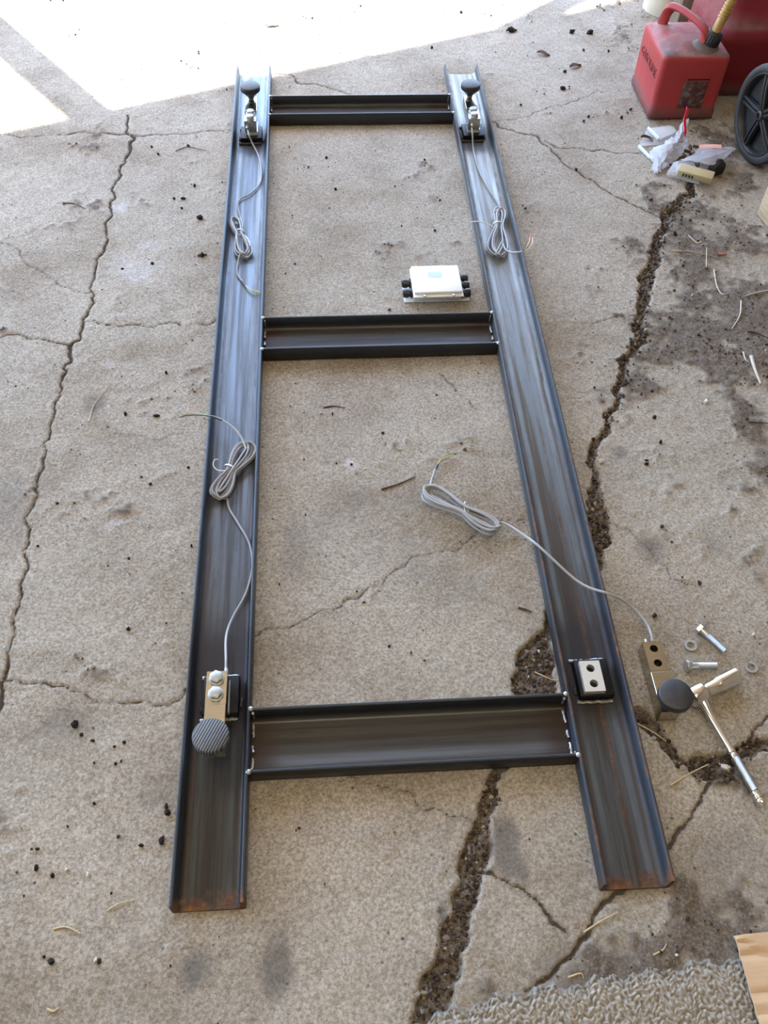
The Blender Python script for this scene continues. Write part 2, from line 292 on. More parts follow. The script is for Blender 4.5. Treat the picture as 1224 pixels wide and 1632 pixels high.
c = m.mix(m.mr(cd, .0010, -.0010, 0., .85), c, (.050, .040, .032))
m.bump(m.math('ADD', m.math('MULTIPLY', fine, .8), m.math('MULTIPLY', speck, .45)), .5, .0018)
floor_mat = m.out(c, .93, 0., .25)
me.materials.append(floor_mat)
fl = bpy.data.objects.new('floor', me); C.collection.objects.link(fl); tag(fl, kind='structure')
def ground_z(x, y):
    i = int(np.clip(np.searchsorted(xs, x), 0, NX-1)); j = int(np.clip(np.searchsorted(ys, y), 0, NY-1)); return float(Z[j, i])

# ------------------------------------------------------------------ the shelter that shades the slab (out of frame, except the post at the top right)
HZ = 2.75; K = HZ/math.tan(ELEV)
def lift(x, y, z=HZ): return (x+SUN.x*z/math.tan(ELEV), y+SUN.y*z/math.tan(ELEV))
wood_roof = plain('roof_boards', (.74, .63, .48), .8, 0, .2, 8)
tan_wall = plain('painted_wall_boards', (.72, .65, .53), .85, 0, .1, 6)
def edge_y(x): return 2.075+.42*(x+.634)
xa, xb = -4.2, 3.6
pa, pb = lift(xa, edge_y(xa)), lift(xb, edge_y(xb))
r = MB(); ring = [pa, pb, (pb[0], -5.), (pa[0], -5.)]
r.loft([[(p[0], p[1], HZ) for p in ring], [(p[0], p[1], HZ+.14) for p in ring]])
tag(r.build('ceiling', wood_roof, smooth=False), kind='structure')
tag(MB().box(1.93, 2.05, -5, 2.75, -.02, HZ).build('wall_right', plain('bare_dark_wall_boards', (.20, .155, .115), .85, 0, .2, 8), smooth=False), kind='structure')
tag(MB().box(pa[0], pa[0]+.15, -5, -.6, 0, HZ).build('wall_left', tan_wall, smooth=False), kind='structure')
tag(MB().box(pa[0]+.15, 1.93, -5, -4.85, 0, HZ).build('wall_back', tan_wall, smooth=False), kind='structure')
tag(MB().box(-.57, 1.27, -1.02, .12, 2.67, HZ, .01).build('trim_5', tan_wall), kind='structure')   # added housing above the made-up near-end fill light
px_, py_ = lift(-.400, 2.147)
tag(MB().box(px_-.045, px_+.045, py_-.045, py_+.045, -.02, HZ).build('trim_1', wood_roof, smooth=False), kind='structure')
b0, b1 = lift(.86, 2.66, HZ), lift(1.27, 3.04, 2.0)      # unseen sloping board, added to cast the shadow band at the right
tag(MB().sweep([(*b0, HZ), (*b1, 2.0)], .03, .05).build('trim_2', wood_roof, smooth=False), kind='structure')

# post of the shelter standing behind the fuel cans
brown = NT('weathered_brown_wood'); g_ = brown.noise(6, 6, .6, brown.map((12, 12, 1)))
brown_wood = brown.out(brown.ramp(g_, (.3, (.10, .068, .048)), (.6, (.20, .145, .105)), (.75, (.26, .20, .15))), .85)
cream = plain('chalky_cream_paint', (.52, .47, .37), .85, 0, .15, 25, .2)
tag(MB().box(1.425, 1.495, 2.66, 2.745, -.02, HZ, .004).build('trim_3', brown_wood), kind='structure')
tag(MB().box(1.495, 1.60, 2.70, 2.775, -.02, HZ, .004).build('trim_4', plain('grey_weathered_stud', (.22, .20, .18), .9, 0, .2, 20)), kind='structure')
fo = MB().lathe([(.080, -.01), (.080, .16), (.075, .17), (.05, .172)], 28).build('footing', cream); fo.location = (1.44, 2.832, 0)
tag(fo, 'round cream concrete footing behind the small red fuel can at the slab edge', 'footing')

# ------------------------------------------------------------------ steel frame
W, H, L = .1016, .0345, 2.369; XR, YR = .6001, .0102
def steel(name, seed, tones, rust_line, rough=(.30, .52), axis='y'):
    n = NT(name); o = n.xyz(); ax_ = o[1] if axis == 'y' else o[0]; cr_ = o[0] if axis == 'y' else o[1]
    st = (38, 1.1, 38) if axis == 'y' else (1.1, 38, 38)
    s1 = n.noise(1.6, 6, .65, n.map(st, loc=(seed, seed*2, 0))); s2 = n.noise(9, 5, .7, n.map((5, .9, 5) if axis == 'y' else (.9, 5, 5), loc=(seed*3, 0, 0)))
    fine = n.noise(260, 3, .6)
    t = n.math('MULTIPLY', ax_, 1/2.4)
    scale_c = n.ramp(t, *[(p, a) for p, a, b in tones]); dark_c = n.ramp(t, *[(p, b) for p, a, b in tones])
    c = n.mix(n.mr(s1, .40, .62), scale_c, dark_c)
    c = n.mix(n.mr(s2, .52, .75, 0., .75), c, dark_c)
    c = n.mix(n.mr(fine, .62, .74, 0., .5), c, (.03, .027, .025))
    return n, o, c, s1, s2, fine, cr_, ax_
rustc = lambda n, f: n.ramp(f, (.3, (.038, .020, .011)), (.5, (.105, .047, .019)), (.72, (.23, .10, .030)))
def finish_steel(n, c, rust, fine, s1, lo=.30, hi=.5):
    c = n.mix(rust, c, rustc(n, n.noise(70, 5, .7)))
    n.bump(n.math('ADD', fine, s1), .12, .001)
    rr = n.mr(s1, .3, .7, lo, hi); rr = n.mix(rust, rr, (.8, .8, .8))
    return n.out(c, rr, n.math('SUBTRACT', .35, n.math('MULTIPLY', rust, .3)), .35)
def rail_mat(name, seed, tones, line, lo, hi, bands=0):
    n, o, c, s1, s2, fine, x, y = steel(name, seed, tones, line)
    wob = n.math('MULTIPLY', n.math('SUBTRACT', n.noise(30, 4), .5), .07)
    yy = n.math('ADD', y, wob)
    # brown heel bands along both inner fillets
    heel = n.math('MAXIMUM', n.mr(n.math('ABSOLUTE', n.math('SUBTRACT', x, .0145)), .006, .001), n.mr(n.math('ABSOLUTE', n.math('SUBTRACT', x, W-.0145)), .006, .001))
    c = n.mix(n.math('MULTIPLY', heel, n.mr(n.noise(20, 4, .7, n.map((6, 1, 6))), .38, .62, .25, .8)), c, (.060, .043, .034))
    # bare bright bands either side of the browner middle, bluish flange scale darkened as shade
    if bands:
        lb_ = n.math('MAXIMUM', n.mr(n.math('ABSOLUTE', n.math('SUBTRACT', x, .0245)), .006, .002), n.mr(n.math('ABSOLUTE', n.math('SUBTRACT', x, .077)), .007, .002))
        lb_ = n.math('MULTIPLY', lb_, n.mr(n.noise(6, 5, .7, n.map((5, .8, 5), loc=(9, seed, 0))), .35, .62, .1, bands))
        c = n.mix(lb_, c, n.ramp(n.math('MULTIPLY', y, 1/2.4), (0, (.085, .105, .12)), (.3, (.15, .18, .20)), (.6, (.33, .36, .37)), (1, (.46, .48, .46))))
    c = n.mix(n.mr(o[2], .012, .017, 0., .85), c, n.mix(s1, (.022, .030, .040), (.050, .066, .088)))
    # blue-black heat tint round the mount plate welds
    heat = n.math('MULTIPLY', n.mr(yy, .22, .30), n.mr(yy, .50, .40)); heat2 = n.math('MULTIPLY', n.mr(yy, 1.90, 1.96), n.mr(yy, 2.08, 2.03))
    c = n.mix(n.math('MULTIPLY', n.math('MAXIMUM', heat, heat2), .8), c, (.022, .020, .024))
    rust = n.math('MULTIPLY', n.mr(yy, .026, .002), n.mr(n.noise(45, 4), .36, .54, .15, 1.))
    if line:
        ln = n.math('MULTIPLY', n.mr(n.math('ABSOLUTE', n.math('SUBTRACT', n.math('ADD', x, n.math('MULTIPLY', wob, .04)), line)), .0050, .0010), n.mr(n.noise(4, 5, .7, n.map((.2, 1.8, .2))), .40, .60, .05, .62))
        ln = n.math('MULTIPLY', ln, n.mr(y, 1.15, .75)); rust = n.math('MAXIMUM', rust, ln)
        edge_r = n.math('MULTIPLY', n.mr(o[2], .031, .034), n.mr(n.noise(18, 4), .40, .65, .05, .6)); rust = n.math('MAXIMUM', rust, edge_r)
    rust = n.math('MAXIMUM', rust, n.mr(n.noise(22, 5, .6, n.map((1, .7, 1), loc=(seed, 3, 1))), .72, .78, 0., .55))
    return finish_steel(n, c, rust, fine, s1, lo, hi)
left_steel = rail_mat('left_rail_mill_scale', 3.1, [(0, (.046, .045, .039), (.022, .018, .013)), (.13, (.052, .056, .056), (.026, .022, .018)), (.24, (.105, .125, .15), (.048, .048, .050)), (.6, (.15, .185, .22), (.080, .088, .097)), (1, (.16, .205, .255), (.088, .102, .118))], 0, .26, .46, .35)  # bluer toward the far end, painting sky reflection over the mill scale
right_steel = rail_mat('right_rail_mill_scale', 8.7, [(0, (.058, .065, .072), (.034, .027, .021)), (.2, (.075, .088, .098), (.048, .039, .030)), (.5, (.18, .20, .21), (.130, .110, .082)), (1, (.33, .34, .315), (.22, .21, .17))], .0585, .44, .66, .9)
def cross_mat(name, seed):
    n, o, c, s1, s2, fine, yl, xl = steel(name, seed, [(0, (.048, .048, .046), (.027, .023, .019)), (1, (.048, .048, .046), (.025, .022, .019))], 0, axis='x')
    band = n.mr(n.math('ABSOLUTE', n.math('SUBTRACT', yl, .028)), .014, .006)
    c = n.mix(n.math('MULTIPLY', band, n.mr(s1, .35, .6, .2, .8)), c, (.12, .135, .155))
    ends = n.mr(n.math('ABSOLUTE', n.math('SUBTRACT', xl, .25)), .19, .235)
    c = n.mix(n.math('MULTIPLY', ends, .75), c, (.030, .017, .011))
    # bluish scale on the flanges, darkened to paint in their shade
    c = n.mix(n.mr(o[2], .012, .018, 0., .8), c, n.mix(s1, (.012, .015, .020), (.028, .035, .045)))
    return finish_steel(n, c, n.mr(n.noise(16, 5), .72, .8, 0., .5), fine, s1, .32, .5)
weld_mat = NT('weld_metal'); weld = weld_mat.out(weld_mat.mix(weld_mat.noise(120, 3), (.16, .16, .155), (.55, .56, .55)), .38, .8)
black_plate = plain('black_primer_steel', (.006, .006, .007), .45, 0, .3, 60, .25, .2)
dull_weld = plain('sooty_weld_metal', (.045, .043, .042), .5, .3, .3, 120)

def prof(w):   # C section lying on its web: closed loop of (across, up)
    h = [(.0025, 0), (0, .0025), (0, H-.0008), (.0008, H), (.0040, H), (.0052, H-.0012), (.0070, .0145)]
    for k in range(1, 6):
        a = math.pi/2*k/5; h.append((.0070+.009*(1-math.cos(a)), .0145-.0095*math.sin(a)))
    return h + [(w-x, z) for x, z in h[::-1]]
def channel(w, ln, axis, cuts):
    ring = prof(w); m_ = MB(); rings = []
    for t in cuts: rings.append([(x, t*ln, z) if axis == 'y' else (t*ln, x, z) for x, z in ring])
    return m_.loft(rings)
frame = thing('steel_frame', 'long welded ladder frame of rusty steel channel lying on the cracked concrete', 'frame')
cuts = np.linspace(0, 1, 41)
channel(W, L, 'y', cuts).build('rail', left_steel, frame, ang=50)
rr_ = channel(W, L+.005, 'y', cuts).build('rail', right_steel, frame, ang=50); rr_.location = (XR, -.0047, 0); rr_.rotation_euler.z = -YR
CW = .1056
cms = [cross_mat('crossbar_steel', 5.), cross_mat('crossbar_steel_b', 11.), cross_mat('crossbar_steel_c', 17.)]
for cy, mt in zip((2.0863, 1.1146, .182), cms):
    x1 = XR+YR*(cy-.0) ; o = channel(CW, x1-W+.0006, 'x', np.linspace(0, 1, 17)).build('crossbar', mt, frame, ang=50); o.location = (W-.0002, cy, 0)
    for sx, xe in ((1, W+.003), (-1, x1-.003)):
        for seg in ((.012, .038), (.042, .060), (.066, .094)):
            if cy > 2 and seg[0] < .04: continue
            b = MB(); n_ = int((seg[1]-seg[0])/.003)
            b.tube([(xe+sx*RNG.uniform(-.0006, .0008), cy+seg[0]+k*.003, .007+RNG.uniform(-.0006, .0008)) for k in range(n_)], [.0022+.0012*RNG.random() for k in range(n_)], 7)
            b.build('weld_bead', weld, frame)
        for yy in (cy+.002, cy+CW-.002):   # tacks on top of the flange corners
            MB().lathe([(.001, -.003), (.0042, -.0015), (.0042, .0005), (.0024, .0022), (.0005, .0026)], 9, Matrix.Translation((xe-sx*.0025, yy, H-.0006))).build('weld_bead', weld, frame)
            MB().tube([(xe+sx*.001, yy+(.006 if yy < cy+.05 else -.006), z) for z in np.linspace(.012, H-.004, 6)], [.0014+.0012*RNG.random() for k in range(6)], 6).build('weld_bead', weld, frame)
# mount plates welded in the rails
def mount(x0, x1, y0, y1, z1, wm=None):
    MB().box(x0, x1, y0, y1, .0049, z1, .0018).build('mount_plate', black_plate, frame)
    for yb in (y1+.004, y0-.004):
        n_ = 15; b = MB(); b.tube([(x0-.004+(x1-x0+.002)*k/(n_-1), yb+RNG.uniform(-.001, .001), .0075+RNG.uniform(-.0004, .0008)) for k in range(n_)], [.0026+.0014*RNG.random() for k in range(n_)], 7); b.build('weld_bead', wm or weld, frame)
    for xb in (x0-.003, x1+.003):
        b = MB(); ya = y0+.006+RNG.random()*.01
        b.tube([(xb+RNG.uniform(-.001, .001), ya+k*.004, .0075) for k in range(5)], [.0018+.0014*RNG.random() for k in range(5)], 7); b.build('weld_bead', dull_weld, frame)
mount(.0245, .0815, .286, .352, .022)
mount(.628, .684, .286, .352, .022)
mount(.0235, .0815, 1.985, 2.048, .022, dull_weld)
mount(.640, .698, 1.985, 2.048, .022, dull_weld)

# ------------------------------------------------------------------ load cells
nk = NT('brushed_nickel'); gr = nk.noise(30, 5, .6, nk.map((1.5, 18, 18)))
nickel = nk.out(nk.mix(gr, (.42, .39, .33), (.54, .515, .45)), nk.mr(gr, .3, .7, .14, .24), 1.)
zinc = plain('zinc_plated_steel', (.56, .59, .60), .30, .9, .12, 160, .1)
pale_zinc = plain('dull_zinc_steel', (.36, .37, .36), .45, .55, .15, 200, .15)
spacer_mat = plain('satin_aluminium', (.60, .60, .57), .42, .6, .08, 300, .1)
rb = NT('ribbed_black_rubber'); wv = rb.nd('ShaderNodeTexWave', wave_type='BANDS', bands_direction='X'); rb.put(wv.inputs['Vector'], rb.map((1, 1, 1), rot=(0, 0, .45)))
wv.inputs['Scale'].default_value = 78; wv.inputs['Distortion'].default_value = .5; wv.inputs['Detail'].default_value = 2
rb.bump(wv.outputs['Fac'], .5, .0016)
ribbed = rb.out(rb.mix(wv.outputs['Fac'], (.016, .018, .022), (.115, .125, .145)), .5)
rubber = plain('black_rubber', (.006, .006, .0065), .5, 0, .3, 90, .25)
rd = NT('radial_black_rubber'); o_ = rd.xyz(); an = rd.math('ARCTAN2', o_[1], o_[0]); rad = rd.nd('ShaderNodeCombineXYZ'); rd.put(rad.inputs[0], an)
rn = rd.noise(14, 4, .7, rad.outputs[0]); rd.bump(rn, .35, .002)
radial = rd.out(rd.mix(rd.mr(rn, .35, .65), (.008, .008, .009), (.030, .030, .033)), .42)
grey_cable = plain('grey_pvc_cable', (.29, .29, .29), .38, 0, .06, 60)
dark_cable = plain('stripped_black_sleeve', (.03, .03, .032), .5)
steel_stem = plain('dark_steel_thread', (.16, .13, .10), .4, .8, .2, 120)
wire_cols = {k: plain(k+'_wire', c_, .4) for k, c_ in (('green', (.16, .36, .10)), ('red', (.42, .06, .05)), ('black', (.02, .02, .022)), ('white', (.62, .60, .55)), ('yellow', (.50, .42, .10)), ('pink', (.55, .20, .28)))}
tie_mat = plain('clear_white_nylon', (.66, .67, .67), .35, 0, .05, 30)

def holed_block(mb, x0, x1, ysegs, z0, z1, r, M=None):
    """a bar along y cut into segments; a segment (y0, y1, hole) has a round vertical through-hole when hole is true"""
    for y0, y1, hole in ysegs:
        if not hole: mb.box(x0, x1, y0, y1, z0, z1, .0006, M, 1); continue
        cx, cy = (x0+x1)/2, (y0+y1)/2; hx, hy = (x1-x0)/2, (y1-y0)/2; ca = math.atan2(hy, hx)
        A = sorted([2*math.pi*k/36 for k in range(36)]+[ca, math.pi-ca, math.pi+ca, 2*math.pi-ca]); n = len(A); vs = []
        for z in (z0, z1):
            for a in A:
                k = min(hx/max(abs(math.cos(a)), 1e-9), hy/max(abs(math.sin(a)), 1e-9)); vs.append((cx+k*math.cos(a), cy+k*math.sin(a), z))
            for a in A: vs.append((cx+r*math.cos(a), cy+r*math.sin(a), z))
        fs = []
        for k in range(n):
            l = (k+1) % n; O0, I0, O1, I1 = 0, n, 2*n, 3*n
            fs += [(O0+k, O0+l, O1+l, O1+k), (O1+k, O1+l, I1+l, I1+k), (I1+k, I1+l, I0+l, I0+k), (I0+k, I0+l, O0+l, O0+k)]
        mb.add(vs, fs, M)
def hexbolt(mb, r, hh, M, length=0, shank=.006):
    pr = []
    for rr2, z in ((r*.98, 0), (r, .0006), (r, hh-.0012), (r*.86, hh)):
        ring = []
        for k in range(24):
            a = 2*math.pi*k/24; sec = ((a+math.pi/6) % (math.pi/3))-math.pi/6
            hexr = rr2*math.cos(math.pi/6)/math.cos(sec) if z not in (hh,) else rr2*.98*math.cos(math.pi/6)/.95
            ring.append((hexr*math.cos(a), hexr*math.sin(a), z))
        pr.append(ring)
    mb.loft(pr, M)
    if length:
        p = [(shank*.98, 0), (shank*.98, -length*.28)]; z = -length*.28
        while z > -length+.001: p += [(shank, z-.0005), (shank*.93, z-.00105)]; z -= .0011
        p.append((shank*.8, -length)); mb.lathe(p[::-1], 20, M)
def coil(c0, c1, wd, nl, r, z0, seed, tie=.5, pinch=.42, loose=.30):
    """bundle of elongated loops of cable from c0 to c1, gathered by the tie; returns one continuous path"""
    q = random.Random(seed); a, b = Vector((*c0[:2], 0)), Vector((*c1[:2], 0)); d = b-a; ln = d.length; d /= ln; n = Vector((-d.y, d.x, 0)); out = []
    npt = 26; jl = [q.uniform(.88, 1.04) for _ in range(nl+1)]; jw = [q.uniform(.55, 1.1) for _ in range(nl+1)]; js = [q.uniform(-.5, .5) for _ in range(nl+1)]
    for k in range(nl*npt+1):
        t = k/npt; i = min(int(t), nl-1); f = t-i; le = lambda A: A[i]*(1-f)+A[i+1]*f
        al = .5-.5*math.cos(2*math.pi*t)*le(jl); ac = math.sin(2*math.pi*t)
        g = pinch+(1-pinch)*min(1, abs(al-tie)*2.1)**1.1
        z = z0+r+((i*7) % 4)*1.45*r+(1-g)*1.4*r+(.9*r if ac > 0 else 0)
        p = a+d*(al*ln)+n*(ac*wd/2*le(jw)*g+le(js)*wd*loose*g); out.append((p.x, p.y, z))
    return out
def cable_parts(root, lead, cl, tail, r, wires, tie_pt, tie_dir, tie_w, tie_h, tie_tail):
    path = smoothpath(lead, 6)+smoothpath(cl, 2)+smoothpath(tail, 6)
    P = [np.array(path[0])]
    for p in path[1:]:
        p = np.array(p)
        if np.linalg.norm(p-P[-1]) > .0022: P.append(p)
    cab = MB().tube([tuple(p) for p in P], r, 8).build('cable', grey_cable, root)
    MB().tube(smoothpath(tail[-2:], 4), r*1.03, 8).build('cable_sleeve', dark_cable, cab)
    for col, pts in wires: MB().tube(smoothpath(pts, 5), .0010, 6).build('wire', wire_cols[col], cab)
    d = Vector((*tie_dir, 0)).normalized(); n = Vector((-d.y, d.x, 0)); c_ = Vector(tie_pt); ring = []
    for k in range(25):
        a = 2*math.pi*k/24; ring.append(c_+n*(tie_w/2*math.cos(a))+Vector((0, 0, tie_h/2*(1+math.sin(a)))))
    t = MB().sweep([tuple(p) for p in ring], .0006, .0017, up=tuple(d)); t.tube(smoothpath(tie_tail, 5), [.0011]*(5*(len(tie_tail)-1)+1), 6)
    t.build('cable_tie', tie_mat, cab)
    return cab
def load_cell(label, x0, y_end, ydir, zb, bolts, padmat, spread=0, fy=.117, drop=0.):
    """bar 32 x 32 x 130 mm; y_end is the cable end, the foot is ydir*115 mm away"""
    root = thing('load_cell', label, 'load cell', (x0+.0159, y_end, zb)); M = Matrix.Rotation(0 if ydir > 0 else math.pi, 4, 'Z')
    b = MB(); holed_block(b, -.0159, .0159, [(0, .0265, 1), (.0265, .0535, 1)], 0, .0318, .0066, M)
    b.box(-.0159, .0159, .0535, .056, .0006, .0313, 0, M); holed_block(b, -.0159, .0159, [(.056, .100, 0), (.100, fy+(.0085 if bolts and drop else .012), 1)], 0, .0318, .0062, M)
    b.build('cell_body', nickel, root, ang=30)
    ft = Vector((0, ydir*fy, 0))
    MB().lathe([(.006, .004), (.006, .034), (.0056, .0345), (.006, .035), (.0085, .0351), (.0085, .040), (.006, .0405), (.006, .052-drop)], 20, Matrix.Translation(ft)).build('foot_stem', steel_stem, root)
    pad = MB().lathe([(.0085, .041), (.0115, .0425), (.0228, .0555), (.0262, .0575), (.0272, .0595), (.0272, .0685), (.0264, .0705), (.0250, .0715), (.004, .0718)], 48).build('foot_pad', padmat, root)
    pad.location = ft-Vector((0, 0, drop))
    if bolts:
        for yb in (.01325, .040):
            bb = MB(); bb.lathe([(.0119, .0318), (.0119, .0338), (.0112, .0342)], 28, Matrix.Translation((0, ydir*yb, 0)))
            hexbolt(bb, .0108, .0078, Matrix.Translation((0, ydir*yb, .0342)) @ Matrix.Rotation(yb*9, 4, 'Z'), .03, .0058); bb.build('bolt', pale_zinc, root)
    MB().lathe([(.0042, -.004), (.0042, .005), (.0035, .0055), (.0030, .012)], 14, Matrix.Translation((.0 if not spread else spread, 0, .017)) @ Matrix.Rotation(math.pi/2*(1 if ydir > 0 else -1), 4, 'X')).build('cable_gland', zinc, root)
    return root
def spacer(label, x0, y0, z0, group=None):
    b = MB(); holed_block(b, 0, .0335, [(0, .0272, 1), (.0272, .0545, 1)], 0, .0095, .0068)
    o = b.build('spacer_plate', spacer_mat, ang=30); o.location = (x0, y0, z0); return tag(o, label, 'spacer plate')
def rel(root, pts): return [tuple(Vector(p)-Vector(root.location)) for p in pts]
ZP = .0222; ZC = ZP+.0097
spacer('pale metal spacer plate showing two dark bolt holes in the right rail', .634, .289, ZP)
spacer('spacer plate clamped under the load cell in the near end of left rail', .0345, .283, ZP)
spacer('spacer plate clamped under the load cell in the far end of left rail', .038, 1.9985, ZP)
spacer('spacer plate clamped under the load cell in the far end of right rail', .652, 1.9985, ZP)

lc = load_cell('load cell bolted in the near end of left rail with ribbed black foot', .0357, .338, -1, ZC, True, ribbed, .012, .1195, .009)
cable_parts(lc, rel(lc, [(0.0629,0.3492,0.049),(0.0618,0.3683,0.047),(0.0584,0.4097,0.035),(0.0596,0.4411,0.022),(0.0668,0.4707,0.013),(0.0852,0.5164,0.0095),(0.0946,0.5687,0.0095),(0.0886,0.6199,0.0095),(0.0665,0.6679,0.0095),(0.0489,0.7025,0.0095),(0.0435,0.7263,0.012)]),
  rel(lc, coil((0.0244,0.7288,0.01), (0.0812,0.8608,0.02), .060, 6, .0021, .008, 5, .45, .24)),
  rel(lc, [(0.0769,0.8354,0.03),(0.0677,0.862,0.032),(0.0513,0.8858,0.036),(0.0299,0.9042,0.039),(0.0111,0.9143,0.04)]), .0021,
  [(k, rel(lc, p)) for k, p in (('green', [(0.0135,0.9142,0.04),(-0.0076,0.9193,0.041),(-0.0328,0.9247,0.04),(-0.052,0.9259,0.036)]), ('black', [(0.0135,0.9142,0.04),(-0.0112,0.9177,0.041),(-0.039,0.9217,0.038),(-0.0573,0.9231,0.032)]), ('red', [(0.0135,0.9142,0.04),(-0.0141,0.9222,0.04),(-0.0395,0.9287,0.038),(-0.0499,0.9253,0.033)]))],
  rel(lc, [(0.0469,0.7971,0.007)])[0], (50, 100), .026, .020, rel(lc, [(0.0419,0.7877,0.022),(0.0252,0.7884,0.022),(0.0149,0.8015,0.022),(0.0169,0.8141,0.024),(0.024,0.8154,0.024)]))
lc = load_cell('load cell bolted in the far end of left rail beside the sunlit patch', .0375, 1.997, 1, ZC, True, rubber, -.009)
cable_parts(lc, rel(lc, [(0.0468,1.9755,0.049),(0.0502,1.9587,0.044),(0.057,1.954,0.025),(0.0717,1.922,0.0105),(0.0814,1.8618,0.0095),(0.0814,1.7903,0.0095),(0.0584,1.739,0.0095),(0.0304,1.7115,0.0095),(0.0269,1.6783,0.0095),(0.037,1.6216,0.011)]),
  rel(lc, coil((0.053,1.4643,0.01), (0.0208,1.6247,0.02), .060, 5, .0021, .008, 9, .55, .24)),
  rel(lc, [(0.043,1.4803,0.02),(0.036,1.4476,0.012),(0.0357,1.4079,0.0095),(0.0485,1.3794,0.0095),(0.0578,1.3606,0.0095)]), .0021,
  [(k, rel(lc, p)) for k, p in (('yellow', [(0.0563,1.3623,0.01),(0.0669,1.3482,0.01),(0.0816,1.3363,0.01),(0.0902,1.336,0.01)]), ('green', [(0.0563,1.363,0.0095),(0.0641,1.3421,0.0095),(0.0759,1.331,0.009),(0.0817,1.3285,0.009)]), ('white', [(0.0565,1.361,0.011),(0.07,1.3445,0.011),(0.0845,1.3395,0.011),(0.0932,1.3337,0.01)]))],
  rel(lc, [(0.0387,1.5619,0.007)])[0], (-18, -68), .022, .018, rel(lc, [(0.0499,1.5428,0.02),(0.0598,1.5219,0.022),(0.0648,1.4995,0.02)]))
lc = load_cell('load cell bolted in the far end of right rail beside the cracked slab', .651, 1.997, 1, ZC, True, rubber, -.006)
cable_parts(lc, rel(lc, [(0.6579,1.9753,0.049),(0.6585,1.9589,0.04),(0.6602,1.937,0.014),(0.6606,1.8814,0.0095),(0.6651,1.8109,0.0095),(0.6766,1.7455,0.0095),(0.6909,1.6821,0.0095),(0.695,1.6447,0.012)]),
  rel(lc, coil((0.6588,1.4452,0.01), (0.6914,1.6382,0.02), .070, 6, .0021, .008, 21, .62, .24)),
  rel(lc, [(0.6753,1.4956,0.022),(0.6791,1.4599,0.024),(0.6907,1.4413,0.03),(0.703,1.4299,0.038),(0.7128,1.4278,0.041)]), .0021,
  [(k, rel(lc, p)) for k, p in (('yellow', [(0.7113,1.4279,0.041),(0.7219,1.4384,0.042),(0.7335,1.4629,0.042),(0.7446,1.5009,0.04)]), ('red', [(0.7113,1.4279,0.041),(0.7238,1.4409,0.042),(0.7374,1.4678,0.042),(0.742,1.4988,0.045)]), ('white', [(0.7113,1.4279,0.041),(0.7249,1.4362,0.04),(0.7418,1.4633,0.038),(0.7487,1.4926,0.035)]), ('black', [(0.7113,1.4279,0.041),(0.7201,1.4392,0.045),(0.7253,1.4668,0.05),(0.7188,1.5025,0.05)]))],
  rel(lc, [(0.6756,1.5716,0.007)])[0], (4, -80), .026, .020, rel(lc, [(0.6629,1.5524,0.024),(0.6444,1.5599,0.03),(0.6234,1.5596,0.036),(0.6011,1.5487,0.042)]))
lc = load_cell('loose load cell with round black foot on concrete beside the ratchet', .7475, .3735, -1, .0005, False, radial, -.004, .1145, .001)
cable_parts(lc, rel(lc, [(0.7695,0.3806,0.02),(0.7704,0.3926,0.02),(0.7705,0.417,0.014),(0.7568,0.4465,0.014),(0.7331,0.4618,0.026),(0.7054,0.4683,0.038),(0.6806,0.4823,0.034),(0.6584,0.5056,0.03),(0.6274,0.543,0.036),(0.6052,0.5727,0.038),(0.5882,0.6002,0.03),(0.5641,0.6315,0.022),(0.5473,0.6425,0.02)]),
  rel(lc, coil((0.5389,0.6244,0.01), (0.4155,0.7251,0.012), .066, 6, .0025, .011, 33, .47, .24)),
  rel(lc, [(0.4283,0.712,0.018),(0.4288,0.7385,0.012),(0.4349,0.7627,0.009),(0.4433,0.7855,0.008),(0.4495,0.7982,0.008)]), .0024,
  [(k, rel(lc, p)) for k, p in (('green', [(0.4481,0.7966,0.008),(0.4568,0.8101,0.009),(0.4713,0.8185,0.01),(0.4908,0.8259,0.01)]), ('yellow', [(0.4481,0.7966,0.008),(0.4551,0.806,0.01),(0.4681,0.8135,0.012),(0.481,0.8179,0.012)]), ('pink', [(0.4481,0.7966,0.008),(0.458,0.8085,0.007),(0.4734,0.812,0.006),(0.4931,0.8095,0.006)]), ('black', [(0.4481,0.7966,0.008),(0.4596,0.8125,0.008),(0.4745,0.8234,0.008),(0.4885,0.8246,0.006)]))],
  rel(lc, [(0.4858,0.682,0.003)])[0], (114, 65), .030, .022, rel(lc, [(0.4866,0.6643,0.022),(0.486,0.6805,0.024),(0.4888,0.6925,0.022)]))

# ------------------------------------------------------------------ junction box
jb = thing('junction_box', 'white steel junction box with black cable glands on concrete between the rails', 'junction box', (.4975, 1.335, 0), .01)
white_paint = plain('white_powder_coat', (.74, .76, .76), .38, 0, .03, 60, .05)
black_nylon = plain('black_nylon', (.014, .014, .015), .38, 0, .2, 80)
MB().box(-.056, .056, -.034, .044, .0, .030, .003).build('case', white_paint, jb)
MB().box(-.0575, .0575, -.0545, .050, .0285, .0312, .001).build('case_rim', white_paint, jb)
ld = MB().box(-.055, .055, -.0475, .0485, .0318, .0395, .0022).build('lid', white_paint, jb)
b = MB().box(-.076, .076, -.035, -.019, 0, .0035, .001); b.box(-.076, .076, .008, .024, 0, .0035, .001); b.build('mounting_strap', white_paint, jb)
for sx, yy in ((-.032, -.0515), (.034, -.0515), (-.032, .0492), (.034, .0492)):
    s_ = MB().lathe([(.0022, .026), (.0022, .0313), (.0040, .0314), (.0041, .0338), (.0030, .0348)], 16, Matrix.Translation((sx, yy, 0 if yy < 0 else -.001))); s_.build('screw', zinc, jb)
